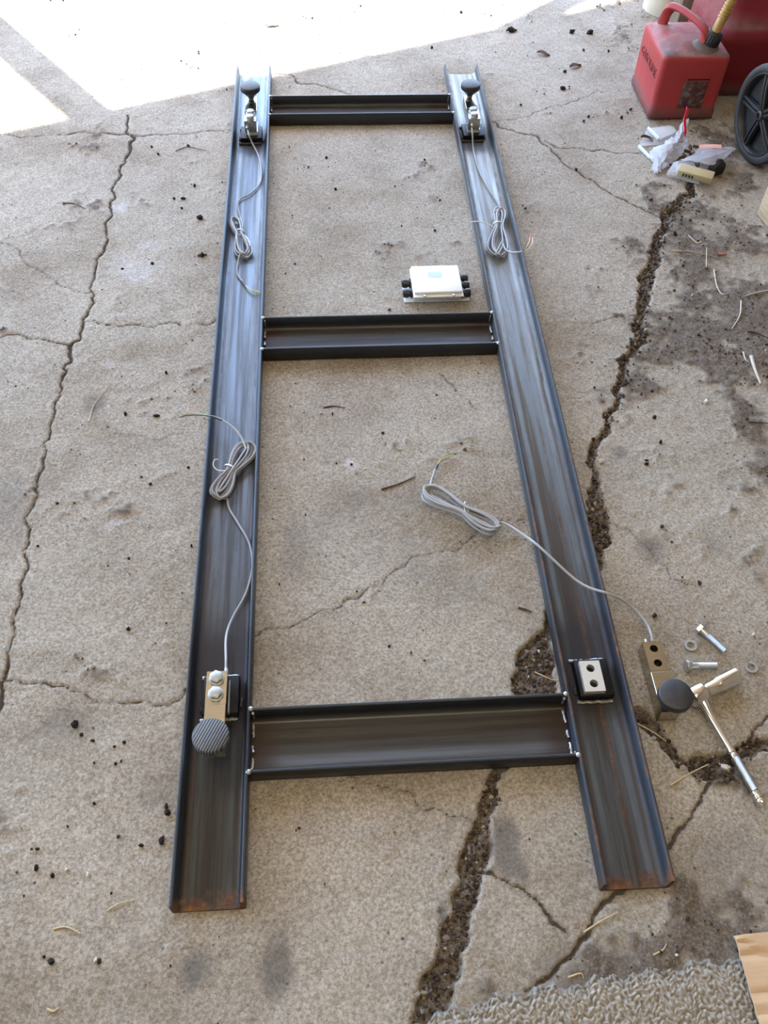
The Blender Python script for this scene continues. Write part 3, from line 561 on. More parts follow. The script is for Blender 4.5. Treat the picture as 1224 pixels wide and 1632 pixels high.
for sx, ylist in ((-1, (-.022, .014)), (1, (-.026, 0, .026))):
    for yy in ylist:
        b = MB(); M = Matrix.Translation((sx*.056, yy, .017)) @ Matrix.Rotation(sx*math.pi/2, 4, 'Y')
        hexbolt(b, .0115, .006, M); b.lathe([(.0085, .006), (.0085, .009), (.0105, .0095), (.0105, .018), (.0088, .0215), (.0052, .0225), (.0050, .016)], 20, M); b.build('cable_gland', black_nylon, jb)
lab_blue = plain('printed_pale_blue_label', (.50, .60, .70), .5, 0, .02, 50); ink = plain('faded_blue_print', (.36, .46, .58), .6, 0, .02, 50)
lb = MB().box(-.019, .015, .002, .025, .0393, .0398).build('label', lab_blue, jb)
b = MB()
for i in range(5):
    x = -.017
    while x < .011:
        w_ = RNG.uniform(.002, .006); b.box(x, x+w_, .0045+i*.0042, .0064+i*.0042, .0397, .03995); x += w_+.0014
b.build('print', ink, lb)

# ------------------------------------------------------------------ loose hardware and ratchet
def loose_bolt(label, ph, pe, rz=0):
    a, e = Vector(ph), Vector(pe); d = (e-a).normalized()
    o = MB(); M = rot_to(-d, a); hexbolt(o, .0108, .0078, M, (e-a).length, .0058); ob = o.build('hex_bolt', zinc); return tag(ob, label, 'bolt')
loose_bolt('zinc hex bolt pointing down to the right, farther of the two loose bolts', (0.8635,0.4038,0.0098), (0.8931,0.3631,0.006))
loose_bolt('zinc hex bolt lying level beside the chrome socket, nearer of the two loose bolts', (0.8252,0.3373,0.0098), (0.8712,0.337,0.006))
def lock_washer(label, p, rz):
    rings = []; n = 40
    for k in range(n):
        a = .08+(2*math.pi-.16)*k/(n-1); ca, sa = math.cos(a), math.sin(a); h = .0006*k/n
        rings.append([(.0064*ca, .0064*sa, .0002+h), (.0106*ca, .0106*sa, .0002+h), (.0106*ca, .0106*sa, .0030+h), (.0064*ca, .0064*sa, .0030+h)])
    o = MB().loft(rings).build('lock_washer', pale_zinc, ang=30); o.location = (p[0], p[1], ground_z(p[0], p[1])+.0005); o.rotation_euler.z = rz; return tag(o, label, 'washer')
lock_washer('steel split lock washer on concrete between the loose bolt and load cell', (0.8397,0.3788,0), .5)
lock_washer('steel split lock washer lying alone at the right edge of the concrete', (0.9314,0.3336,0), 2.)
chrome_n = NT('polished_chrome'); chrome = chrome_n.out(chrome_n.mix(chrome_n.noise(60, 3), (.66, .65, .62), (.78, .77, .75)), .12, 1.)
satin = plain('satin_chrome', (.56, .54, .50), .28, 1., .12, 120, .1)
RH = Vector((0.82,0.2805,0.019)); ax = (Vector((0.8835,0.3046,0.016))-Vector((0.8282,0.2804,0.016))); ax.z = 0; sl_ = ax.length; ax.normalize()
hd = Vector((0.87,0.1001,0.012))-RH; hl = hd.length; hd.normalize()
rt = thing('ratchet_wrench', 'chrome ratchet wrench lying on concrete with a knurled handle', 'ratchet', tuple(RH))
Mh = rot_to(ax)
MB().lathe([(.010, -.016), (.0155, -.0145), (.0170, -.010), (.0170, .008), (.0150, .0105), (.009, .0115)], 36, Mh).build('ratchet_head', chrome, rt)
MB().sweep([tuple(ax*.0125-Vector((0, 0, 0))), tuple(ax*.026)], .0062, .0062).build('square_drive', satin, rt)
e1 = ax.cross(hd).normalized()
hp = [(.010, .0095), (.018, .0085), (.030, .0062), (.095, .0050), (.098, .0062), (.101, .0064), (.103, .0050), (.106, .0064), (.110, .0062)]
MB().lathe([(r_, z_) for z_, r_ in hp], 20, rot_to(hd)).build('handle_shaft', chrome, rt)
gp = []; z_ = .110
while z_ < hl-.024: gp += [(.0072, z_), (.0068, z_+.0006)]; z_ += .0013
MB().lathe([(.005, .1095)]+gp+[(.005, z_+.0002)], 24, rot_to(hd)).build('knurled_grip', satin, rt)
MB().lathe([(.0055, z_), (.0078, z_+.001), (.0080, z_+.004), (.0066, z_+.005), (.0066, z_+.007), (.0084, z_+.008), (.0084, z_+.012), (.0068, z_+.013), (.0078, z_+.015), (.0074, z_+.021), (.005, z_+.024)], 24, rot_to(hd)).build('handle_end', chrome, rt)
sp_ = RH+ax*.0155; sp_.z = .0152
sk = MB(); sk.lathe([(.0065, .010), (.0065, 0), (.0105, .0002), (.0118, .0015), (.0118, .022), (.0135, .026), (.0138, .030), (.0138, .0655), (.0130, .0665), (.0096, .0666), (.0092, .060), (.0092, .046)], 40, rot_to(ax), cap=False)
so_ = sk.build('socket', chrome); so_.location = sp_; tag(so_, 'long polished chrome socket fitted on the ratchet head beside the loose bolts', 'socket')

# ------------------------------------------------------------------ fuel cans
def rrect(hx, hy, r, z, cx=0, cy=0, n=6, tilt=0.):
    o = []
    for sx, sy, a0 in ((1, 1, 0), (-1, 1, 1), (-1, -1, 2), (1, -1, 3)):
        for k in range(n+1):
            a = (a0+k/n)*math.pi/2; x, y = sx*(hx-r)+r*math.cos(a), sy*(hy-r)+r*math.sin(a); o.append((cx+x, cy+y, z+tilt*y))
    return o
def can_mat(name, lo, hi, dust_and_light):
    n = NT(name); o = n.xyz(); f = n.noise(24, 6, .65); nz = n.nd('ShaderNodeNewGeometry'); sp = n.nd('ShaderNodeSeparateXYZ'); n.put(sp.inputs[0], nz.outputs['Normal'])
    c = n.mix(f, lo, hi)
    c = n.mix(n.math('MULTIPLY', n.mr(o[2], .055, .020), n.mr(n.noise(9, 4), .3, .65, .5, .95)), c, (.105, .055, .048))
    top = n.math('MULTIPLY', n.mr(sp.outputs[2], .6, .95), n.mr(n.noise(13, 5, .65), .32, .68, .15, dust_and_light))
    c = n.mix(top, c, (.30, .21, .20)); c = n.mix(n.math('MULTIPLY', n.mr(sp.outputs[2], .6, .95), n.math('MULTIPLY', n.mr(o[1], .02, -.10), n.mr(n.noise(16, 5), .3, .6, .2, .9))), c, (.075, .055, .045)); c = n.mix(n.mr(n.noise(7, 5, .6), .6, .75, 0., .45), c, (.22, .07, .065))
    n.bump(n.noise(120, 4), .15, .0015); return n.out(c, n.mr(f, .3, .7, .5, .7), 0., .3)
red_old = can_mat('sun_faded_red_plastic', (.23, .020, .022), (.34, .040, .040), .85)
red_new = can_mat('deep_red_plastic', (.11, .003, .009), (.15, .005, .013), .75)  # body darkened for its shaded front, top paled to paint light on it
dirty_black = plain('grimy_black_plastic', (.007, .0065, .006), .55, 0, .35, 50, .3)
grime = plain('oily_grime', (.085, .062, .045), .7, 0, .4, 30, .3)
straw = plain('ambered_spout_plastic', (.33, .205, .05), .4, 0, .2, 40)
can = thing('fuel_can', 'small faded red plastic fuel can with an amber spout beside plastic bags', 'fuel can', (1.288, 2.205, 0))
cb = MB(); hx, hy = .0975, .112
rings = [rrect(hx*.93, hy*.93, .014, .000), rrect(hx*.985, hy*.985, .016, .005), rrect(hx*1.0, hy*1.0, .016, .012), rrect(hx*1.0, hy*1.0, .016, .027), rrect(hx*.975, hy*.975, .016, .033),
         rrect(hx*.98, hy*.98, .016, .10), rrect(hx*.985, hy*.985, .016, .164), rrect(hx*.98, hy*.98, .016, .172), rrect(hx*.955, hy*.96, .016, .1775), rrect(hx*.90, hy*.91, .018, .1805),
         rrect(hx*.6, hy*.62, .03, .187), rrect(hx*.3, hy*.3, .02, .189)]
cb.loft(rings); cb.build('body', red_old, can, ang=45)
def cl_(p): return tuple(Vector(p)-can.location)
hpth = smoothpath([(-.052, .088, .165), (-.050, .086, .198), (-.043, .074, .232), (-.028, .046, .241), (-.004, -.002, .239), (.016, -.040, .231), (.024, -.054, .214), (.026, -.058, .176)], 5)
MB().sweep(hpth, .0135, .0095, up=(.4, .2, .9), p=5.).build('handle', red_old, can)
nb = Vector((.038, -.056, .172)); nd_ = Vector((.20, -.05, .98)).normalized()
MB().lathe([(.046, .004), (.042, .010), (.031, .018), (.023, .022)], 28, rot_to(nd_, nb)).build('neck', grime, can)
kn = []
for k in range(40):
    kn.append(.0235+.0016*(k % 2))
col_ = MB(); col_.loft([[(kn[k]*s2*math.cos(2*math.pi*k/40), kn[k]*s2*math.sin(2*math.pi*k/40), z) for k in range(40)] for z, s2 in ((.018, .96), (.020, 1.), (.046, 1.), (.052, .9), (.056, .68))], rot_to(nd_, nb)); col_.build('screw_collar', dirty_black, can)
sp0 = nb+nd_*.054; spd = Vector((.27, .10, .94)).normalized()
rib = [(.0125, -.004), (.0125, .035)]; z_ = .035
for k in range(7): rib += [(.0145, z_+.002), (.0145, z_+.005), (.0120, z_+.0065), (.0120, z_+.008)]; z_ += .008
rib += [(.012, .10), (.011, .15), (.0085, .19), (.0060, .192)]
MB().lathe(rib, 20, rot_to(spd, sp0)).build('spout', straw, can)
def text_obj(s, size, depth, mat, parent, M, name='lettering'):
    cu = bpy.data.curves.new('txt', 'FONT'); cu.body = s; cu.size = size; cu.extrude = depth; cu.align_x = 'CENTER'; cu.align_y = 'CENTER'; cu.resolution_u = 3
    t = bpy.data.objects.new('txt', cu); C.collection.objects.link(t); bpy.context.view_layer.update()
    me_ = bpy.data.meshes.new_from_object(t.evaluated_get(bpy.context.evaluated_depsgraph_get())); bpy.data.objects.remove(t); bpy.data.curves.remove(cu)
    me_.transform(M); me_.materials.clear(); me_.materials.append(mat); o = bpy.data.objects.new(name, me_); C.collection.objects.link(o); o.parent = parent; return o
Ml = Matrix(((0, 0, -1, -.0965), (-1, 0, 0, .0), (0, 1, 0, .118), (0, 0, 0, 1)))
red_letter = plain('embossed_dark_red', (.19, .024, .028), .55, 0, .2, 60)
text_obj('GASOLINE', .034, .0012, red_letter, can, Ml)
dc = NT('worn_dark_decal'); dn = dc.noise(60, 4, .65); decal = dc.out(dc.ramp(dn, (.35, (.035, .016, .02)), (.50, (.075, .016, .022)), (.62, (.10, .09, .075)), (.68, (.15, .14, .12))), .5)
MB().box(-.020, .050, -.1112, -.1098, .036, .112, .0004).build('decal', decal, can)
b = MB().box(-.012, .052, -.1114, -.1098, .1165, .1195); b.build('decal_stripe', dirty_black, can)

can2 = thing('fuel_can', 'large dark red plastic fuel can standing behind the small one by wheel', 'fuel can', (1.565, 2.375, 0))
hx, hy = .172, .150; cb = MB()
cb.loft([rrect(hx*.92, hy*.92, .03, 0), rrect(hx*.98, hy*.98, .035, .008), rrect(hx, hy, .035, .03), rrect(hx, hy, .035, .152), rrect(hx*.985, hy*.975, .04, .172), rrect(hx*.95, hy*.90, .045, .188, 0, .008), rrect(hx*.89, hy*.77, .05, .222, 0, .024),
         rrect(hx*.84, hy*.66, .05, .270, 0, .034), rrect(hx*.78, hy*.58, .05, .298, 0, .036), rrect(hx*.6, hy*.45, .04, .309, 0, .03)])
cb.build('body', red_new, can2, ang=50)
MB().sweep(smoothpath([(-.10, .03, .298), (-.10, .03, .34), (-.08, .03, .362), (.0, .03, .368), (.07, .03, .36), (.085, .03, .335), (.085, .03, .298)], 5), .014, .011, up=(0, 1, 0), p=5.).build('handle', red_new, can2)
MB().lathe([(.034, .300), (.034, .335), (.03, .34), (.01, .342)], 30, Matrix.Translation((.125, .03, 0))).build('cap', dirty_black, can2)

# ------------------------------------------------------------------ wheel
wh = thing('wheel', 'black plastic wheel with paired spokes standing by the large fuel can', 'wheel', ((1.41,1.8887,0.1245)[0]+.0225, (1.41,1.8887,0.1245)[1], 0), .16)
R_ = .1245; Mw = Matrix.Translation((0, 0, R_)) @ Matrix.Rotation(-math.pi/2, 4, 'Y') @ Matrix.Scale(.788, 4)   # local +z -> -x, the face seen
tire = plain('grey_black_tyre', (.022, .023, .024), .7, 0, .25, 40, .3); hubm = plain('black_wheel_plastic', (.012, .013, .015), .42, 0, .25, 30, .1)
b = MB(); pr = [(.132, -.028), (.146, -.030), (.154, -.026), (.158, -.016), (.158, .016), (.154, .026), (.146, .030), (.136, .029), (.131, .026)]
b.lathe(pr+[(.128, .020), (.128, -.020), (.132, -.028)], 72, Mw, cap=False); b.build('tyre', tire, wh)
MB().lathe([(.1285, -.02), (.133, .024), (.131, .0275), (.126, .028), (.122, .022), (.118, .004), (.030, .000), (.03, -.01), (.118, -.012)], 72, Mw, cap=False).build('rim', hubm, wh)
MB().lathe([(.032, -.012), (.030, .010), (.022, .020), (.018, .021), (.016, .030), (.009, .032), (.008, .026), (.003, .026)], 36, Mw).build('hub', hubm, wh)
for k in range(5):
    for dl in (-.09, .09):
        a = 2*math.pi*k/5+.35; p0 = (.020*math.cos(a+dl*4), .020*math.sin(a+dl*4), .016); p2 = (.124*math.cos(a+dl*.75), .124*math.sin(a+dl*.75), .013); p1 = tuple((p0[i]+p2[i])/2 for i in range(2))+(.017,)
        MB().sweep([tuple(Mw @ Vector(p)) for p in smoothpath([p0, p1, p2], 4)], .0045, .008, up=(-1, 0, 0)).build('spoke', hubm, wh)
MB().lathe([(.006, -.10), (.006, .012)], 14, Mw).build('axle', steel_stem, wh)

# ------------------------------------------------------------------ wooden block and cardboard at the right edge
pw = NT('pale_sawn_wood'); pg = pw.noise(5, 6, .6, pw.map((20, 3, 20))); pale_wood = pw.out(pw.ramp(pg, (.3, (.30, .21, .12)), (.7, (.48, .37, .24))), .75)
wb = MB().box(0, .11, -.30, 0, 0, .16, .003).build('wooden_block', pale_wood); wb.location = (1.362, 1.625, 0); wb.rotation_euler.z = .17
tag(wb, 'pale sawn wooden block on the dirt at the right edge below the wheel', 'wooden block')
cdn = NT('brown_cardboard'); wv2 = cdn.nd('ShaderNodeTexWave', wave_type='BANDS', bands_direction='Y'); cdn.put(wv2.inputs['Vector'], cdn.obj()); wv2.inputs['Scale'].default_value = 52; wv2.inputs['Distortion'].default_value = .0
cdn.bump(wv2.outputs['Fac'], .05, .0008); cardboard = cdn.out(cdn.mix(cdn.noise(18, 5), (.44, .30, .18), (.53, .38, .24)), .8)
cards = []; nx_, ny_ = 26, 60
CX0, CY0 = (0.7657,-0.0785,0.03)[:2]
vs = []; creases = (.026, .072, .093, .16)
for j in range(ny_+1):
    yy = -.30*j/ny_
    for i in range(nx_+1):
        xx = .34*i/nx_; z = .030+.010*math.sin(xx*7)+.004*math.sin(yy*14)
        for k in creases: z -= .0035*math.exp(-((-yy-k)/.0035)**2)
        z -= .005*math.exp(-((xx-.03+(-yy)*-1.3+.03)/.005)**2)*(1 if -yy < .05 else 0)
        vs.append((xx+.02*yy*0, yy, z))
top = vs; bot = [(x, y, z-.0045) for x, y, z in vs]; n1 = len(vs); fs = []
ii = lambda i, j: j*(nx_+1)+i
for j in range(ny_):
    for i in range(nx_): fs += [(ii(i, j), ii(i, j+1), ii(i+1, j+1), ii(i+1, j)), (n1+ii(i, j), n1+ii(i+1, j), n1+ii(i+1, j+1), n1+ii(i, j+1))]
for j in range(ny_): fs += [(ii(0, j), n1+ii(0, j), n1+ii(0, j+1), ii(0, j+1)), (ii(nx_, j), ii(nx_, j+1), n1+ii(nx_, j+1), n1+ii(nx_, j))]
for i in range(nx_): fs += [(ii(i, 0), ii(i+1, 0), n1+ii(i+1, 0), n1+ii(i, 0)), (ii(i, ny_), n1+ii(i, ny_), n1+ii(i+1, ny_), ii(i+1, ny_))]
cbd = MB().add(top+bot, fs).build('cardboard_sheet', cardboard); cbd.location = (CX0, CY0, 0); cbd.rotation_euler.z = .015
tag(cbd, 'creased brown corrugated cardboard sheet lying over the grey rug corner', 'cardboard')

# ------------------------------------------------------------------ grey rug in the near right corner
pv = [np.array((*p, 0)) for p in [(0.2735,-0.1708),(0.3069,-0.1586),(0.3759,-0.1426),(0.4342,-0.1298),(0.4943,-0.1229),(0.5285,-0.1219),(0.5634,-0.1179),(0.5986,-0.1139),(0.6507,-0.1124),(0.7044,-0.1062),(0.7487,-0.1041),(0.7942,-0.099),(0.8522,-0.0849),(0.9166,-0.0805)]]
def rug_edge(x): return float(np.interp(x, [p[0] for p in pv], [p[1] for p in pv]))
x0r, x1r, sr = pv[0][0], pv[-1][0], .0021
nxr, nyr = int((x1r-x0r)/sr), 190; q = np.random.default_rng(3)
vs, fs, ok = [], [], np.zeros((nyr, nxr), int)-1
hgt = q.random((nyr, nxr))
cxs = q.random((nyr//2+2, nxr//2+2, 2))
for i in range(nxr):
    x = x0r+i*sr; e = rug_edge(x)+.004*math.sin(x*90)+.003*math.sin(x*233+1)
    for j in range(nyr):
        y = e-j*sr
        ci, cj = i//2, j//2; best = 9
        for a in (-1, 0, 1):
            for b2 in (-1, 0, 1):
                if 0 <= cj+a < cxs.shape[0] and 0 <= ci+b2 < cxs.shape[1]:
                    dx = (ci+b2+cxs[cj+a, ci+b2, 0])*2-i; dy = (cj+a+cxs[cj+a, ci+b2, 1])*2-j; best = min(best, dx*dx+dy*dy)
        hh = .0045*min(1, j/9+.1)+.0055*max(0, 1-best/2.2)+.002*hgt[j, i]
        ok[j, i] = len(vs); vs.append((x+q.normal(0, .0005), y+q.normal(0, .0005), hh))
for j in range(nyr-1):
    for i in range(nxr-1): fs.append((ok[j, i], ok[j+1, i], ok[j+1, i+1], ok[j, i+1]))
# skirt down to the floor along the visible edge
o_ = len(vs); vs += [(vs[ok[0, i]][0], vs[ok[0, i]][1]+.002, -.003) for i in range(nxr)]
fs += [(o_+i, ok[0, i], ok[0, i+1], o_+i+1) for i in range(nxr-1)]
rgn = NT('grey_frieze_pile'); rz_ = rgn.xyz()[2]
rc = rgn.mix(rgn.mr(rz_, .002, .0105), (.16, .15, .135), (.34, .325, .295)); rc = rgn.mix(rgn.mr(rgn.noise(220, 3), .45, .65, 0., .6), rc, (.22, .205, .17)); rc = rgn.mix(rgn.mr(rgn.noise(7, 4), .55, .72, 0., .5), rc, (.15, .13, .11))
rug_mat = rgn.out(rc, .95, 0., .1)
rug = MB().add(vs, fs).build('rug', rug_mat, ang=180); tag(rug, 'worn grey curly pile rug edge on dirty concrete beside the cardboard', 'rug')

# ------------------------------------------------------------------ packaging by the fuel can
fn = NT('cloudy_clear_plastic'); fn.b.inputs['Transmission Weight'].default_value = .10; fn.b.inputs['Alpha'].default_value = .90
film = fn.out(fn.mix(fn.noise(30, 4), (.50, .51, .55), (.68, .69, .73)), .28, 0., .6)
tl = fn.nd('ShaderNodeBsdfTranslucent'); tl.inputs[0].default_value = (.80, .80, .84, 1); mx = fn.nd('ShaderNodeMixShader'); mx.inputs[0].default_value = .5   # thin film passes diffuse light
fn.put(mx.inputs[1], fn.b.outputs[0]); fn.put(mx.inputs[2], tl.outputs[0]); fn.put(fn.t.nodes['Material Output'].inputs[0], mx.outputs[0])
cn = NT('clear_stiff_plastic'); cn.b.inputs['Alpha'].default_value = .38; clear = cn.out((.75, .80, .84), .12, 0., .7)
bag_red = plain('red_zip_strip', (.72, .02, .05), .35, 0, .1, 30); bag_pink = plain('pink_printed_strip', (.66, .36, .34), .4, 0, .1, 30)
def sheet(rows, th=.0008, crump=.003, seed=0, nu=14, nv_=18):
    """crumpled film: rows of control points interpolated to a grid, with a thin back face"""
    q_ = np.random.default_rng(seed); A = np.array([[np.array(p) for p in smoothpath(r, 4)] for r in rows]); B = []
    for k in range(A.shape[1]): B.append(smoothpath([tuple(A[i, k]) for i in range(A.shape[0])], 4))
    B = np.array(B); nu, nv_ = B.shape[:2]; J = q_.normal(0, crump, B.shape); J[:, :, 2] *= .8; B = B+J
    vs = [tuple(p) for p in B.reshape(-1, 3)]; n1 = len(vs); vs += [(x, y, z-th) for x, y, z in vs]; fs = []
    for i in range(nu-1):
        for j in range(nv_-1):
            a, b, c_, d = i*nv_+j, i*nv_+j+1, (i+1)*nv_+j+1, (i+1)*nv_+j; fs += [(a, b, c_, d), (n1+a, n1+d, n1+c_, n1+b)]
    return MB().add(vs, fs)
bag = thing('plastic_bag', 'crumpled clear plastic bag with red zip strip standing beside the fuel can', 'bag', (1.1834,1.8628,0))
def rb_(pts): return [tuple(Vector(p)-bag.location) for p in pts]
sheet([rb_([(1.2498,1.9788,0.062),(1.2553,1.9817,0.064),(1.2638,1.9889,0.06)]), rb_([(1.2215,1.9423,0.046),(1.2317,1.928,0.052),(1.2547,1.9386,0.044)]), rb_([(1.1858,1.9265,0.026),(1.2104,1.9013,0.04),(1.2591,1.931,0.028)]), rb_([(1.1541,1.9193,0.012),(1.1868,1.881,0.03),(1.2428,1.9039,0.016)]), rb_([(1.1427,1.8629,0.008),(1.1692,1.8448,0.022),(1.211,1.867,0.012)]), rb_([(1.1352,1.8079,0.004),(1.1552,1.8161,0.008),(1.1888,1.8495,0.006)])], crump=.0026, seed=4).build('bag_film', film, bag, ang=12)
zs = rb_([(1.2593,1.9996,0.085),(1.2535,1.9817,0.082),(1.2375,1.9466,0.0795),(1.2311,1.911,0.074),(1.2247,1.8908,0.071)])
MB().sweep(smoothpath(zs, 4), .0075, .0011, up=(.3, -.9, .3)).build('zip_strip', bag_red, bag)
bag2 = thing('plastic_bag', 'open clear plastic bag with pink strip holding a tan card near the wheel', 'bag', (1.2595,1.8205,0))
def rb2(pts): return [tuple(Vector(p)-bag2.location) for p in pts]
sheet([rb2([(1.2846,1.9121,0.02),(1.3256,1.8972,0.028),(1.3808,1.8892,0.03)]), rb2([(1.2471,1.8506,0.034),(1.295,1.8388,0.042),(1.3519,1.8512,0.034)]), rb2([(1.2097,1.8365,0.03),(1.2385,1.7964,0.046),(1.2871,1.7937,0.036)])], crump=.0018, seed=8).build('bag_film', film, bag2, ang=12)
sheet([rb2([(1.1951,1.8379,0.022),(1.2184,1.8301,0.03),(1.2402,1.8258,0.034)]), rb2([(1.1736,1.8093,0.01),(1.2038,1.7953,0.018),(1.2451,1.7816,0.022)]), rb2([(1.1678,1.7996,0.003),(1.2042,1.7819,0.004),(1.2487,1.7568,0.004)])], crump=.0012, seed=9).build('bag_front', film, bag2, ang=12)
MB().sweep(smoothpath(rb2([(1.2841,1.9083,0.024),(1.3154,1.8968,0.032),(1.339,1.8896,0.034)]), 4), .006, .0009, up=(0, -.5, .85)).build('zip_strip', bag_pink, bag2)
tan = plain('tan_kraft_card', (.38, .31, .17), .7, 0, .1, 30); bk = plain('black_print', (.02, .02, .02), .6)
tcx = Vector((1.2361,1.7722,0.026)); th_ = -.50
tb = MB().box(-.046, .046, -.014, .014, -.010, .010, .002).build('folded_card', tan); tb.location = tcx; tb.rotation_euler = (.25, 0, th_)
tag(tb, 'tan folded card with black print tucked in the open bag', 'card')
pr_ = MB()
for k in range(4): pr_.box(-.032+k*.008, -.027+k*.008, -.0146, -.0139, -.005, .004)
pr_.build('print', bk, tb)
bb_ = MB().lathe([(.01, -.012), (.022, -.011), (.026, 0), (.022, .011), (.01, .012)], 20, Matrix.Rotation(math.pi/2, 4, 'X')).build('rubber_plug', rubber); bb_.location = Vector((1.3083,1.8143,0.016)); bb_.rotation_euler.z = .5
tag(bb_, 'round black rubber plug on the dirt behind the open plastic bag', 'plug')
cs = thing('blister_pack', 'clear stiff plastic blister pack lying open left of the crumpled bag', 'packaging', (1.1816,1.9592,0))
p_ = [Vector(x)-cs.location for x in [(1.1313,1.9551,0.003),(1.1786,2.0445,0.003),(1.2636,2.0599,0.003),(1.2455,1.9656,0.003)]]
def slab(pts, z0, z1): return MB().loft([[(p.x, p.y, z0) for p in pts], [(p.x, p.y, z1) for p in pts]])
def inset(pts, k): c_ = sum(pts, Vector())/len(pts); return [c_+(p-c_)*k for p in pts]
s1_ = slab(p_, 0, .0015).build('tray', clear, cs)
def wallring(a, b, h, t=.0015):
    d = (b-a).normalized(); n = Vector((-d.y, d.x, 0))*t; return MB().loft([[a-n, b-n, b+n, a+n], [a-n+Vector((0, 0, h)), b-n+Vector((0, 0, h)), b+n+Vector((0, 0, h)), a+n+Vector((0, 0, h))]])
lip = plain('bright_plastic_lip', (.62, .70, .78), .15, 0, .05, 30)
pl2 = [Vector(x)-cs.location for x in [(1.1299,1.9501,0.004),(1.1475,1.8916,0.004),(1.1749,2.0316,0.012),(1.1911,1.9741,0.012)]]
MB().sweep([tuple(pl2[0]), tuple(pl2[1])], .0028, .005).build('pack_edge', lip, cs); MB().sweep([tuple(pl2[2]), tuple(pl2[3])], .0022, .005).build('pack_edge', lip, cs)
q4 = [Vector(x)-cs.location for x in [(1.1739,2.0244,0.016),(1.2399,2.04,0.016),(1.2526,2.0057,0.016),(1.191,1.9637,0.016)]]
slab(q4, .014, .0155).build('pack_lid', clear, cs)

# ------------------------------------------------------------------ litter on the slab
leafm = plain('dry_brown_leaf', (.11, .062, .036), .85, 0, .35, 60, .3); soilm = NT('dark_soil_lumps'); gi = soilm.nd('ShaderNodeNewGeometry')
soil_mat = soilm.out(soilm.ramp(gi.outputs['Random Per Island'], (0, (.028, .021, .017)), (.6, (.075, .058, .046)), (.9, (.15, .125, .10)), (1., (.34, .31, .26))), .95, 0., .15)
crumbm = plain('dark_soil_crumb', (.030, .023, .020), .95, 0, .4, 200, .3, .1)
strawm = plain('dry_straw', (.46, .36, .21), .7, 0, .2, 80); rootm = plain('bleached_root', (.50, .45, .38), .8, 0, .2, 80, .2); twigm = plain('dark_twig', (.07, .052, .04), .85, 0, .3, 80); pebm = plain('pale_pebble', (.50, .46, .40), .7, 0, .15, 60, .2)
t_ = (1+5**.5)/2; ICO = np.array([(-1, t_, 0), (1, t_, 0), (-1, -t_, 0), (1, -t_, 0), (0, -1, t_), (0, 1, t_), (0, -1, -t_), (0, 1, -t_), (t_, 0, -1), (t_, 0, 1), (-t_, 0, -1), (-t_, 0, 1)])/math.sqrt(1+t_*t_)
IF = np.array([(0, 11, 5), (0, 5, 1), (0, 1, 7), (0, 7, 10), (0, 10, 11), (1, 5, 9), (5, 11, 4), (11, 10, 2), (10, 7, 6), (7, 1, 8), (3, 9, 4), (3, 4, 2), (3, 2, 6), (3, 6, 8), (3, 8, 9), (4, 9, 5), (2, 4, 11), (6, 2, 10), (8, 6, 7), (9, 8, 1)])
def lumps(name, pts, rad, mat, sink=.3):
    n = len(pts); V = ICO[None]*rad[:, None, None]*NP.uniform(.65, 1.3, (n, 12, 1))*NP.uniform(.6, 1.2, (n, 1, 3))+pts[:, None, :]; V[:, :, 2] += (rad*(1-sink))[:, None]*.6
    F = (IF[None]+12*np.arange(n)[:, None, None]).reshape(-1, 3)
    me_ = bpy.data.meshes.new(name); me_.from_pydata(V.reshape(-1, 3).tolist(), [], F.tolist()); me_.update(); me_.materials.append(mat)
    o = bpy.data.objects.new(name, me_); C.collection.objects.link(o); return o
def scatter(mask, n, rmin, rmax, pw_=2.5):
    sel = mask & inner; w_ = np.where(sel, soil, 0).ravel()*np.outer(np.gradient(ys), np.gradient(xs)).ravel(); k = NP.choice(len(w_), n, p=w_/w_.sum()); j, i = np.divmod(k, NX)
    p = np.stack([xs[i]+NP.uniform(-.002, .002, n), ys[j]+NP.uniform(-.002, .002, n), Z[j, i]], -1); return p, rmin+(rmax-rmin)*NP.random(n)**pw_
on_frame = ((X > -.003) & (X < W+.003) & (Y > -.01) & (Y < L+.01)) | ((X > XR-.003+YR*Y) & (X < XR+W+.004+YR*Y) & (Y > -.01) & (Y < L+.01)) | ((X > W) & (X < XR+.02) & (Y > .18) & (Y < .29))
far_cell = (X > .74) & (X < .785) & (Y > .24) & (Y < .38)
onrug = Y < np.interp(X, [p[0] for p in pv], [p[1] for p in pv], left=-9)+.005
free = ~(on_frame | far_cell | onrug)
p, r_ = scatter(free & (soilj < .004), 5200, .0008, .0048, 3.)
tag(lumps('joint_soil', p, r_, soil_mat), 'loose dark soil and grit filling the wide cracks of the slab', 'soil', kind='stuff')
p, r_ = scatter(free & (soilj > .004), 4600, .0006, .0040, 5.)
tag(lumps('scattered_soil', p, r_, soil_mat), 'loose dark soil strewn over the slab right of the wide crack', 'soil', kind='stuff')
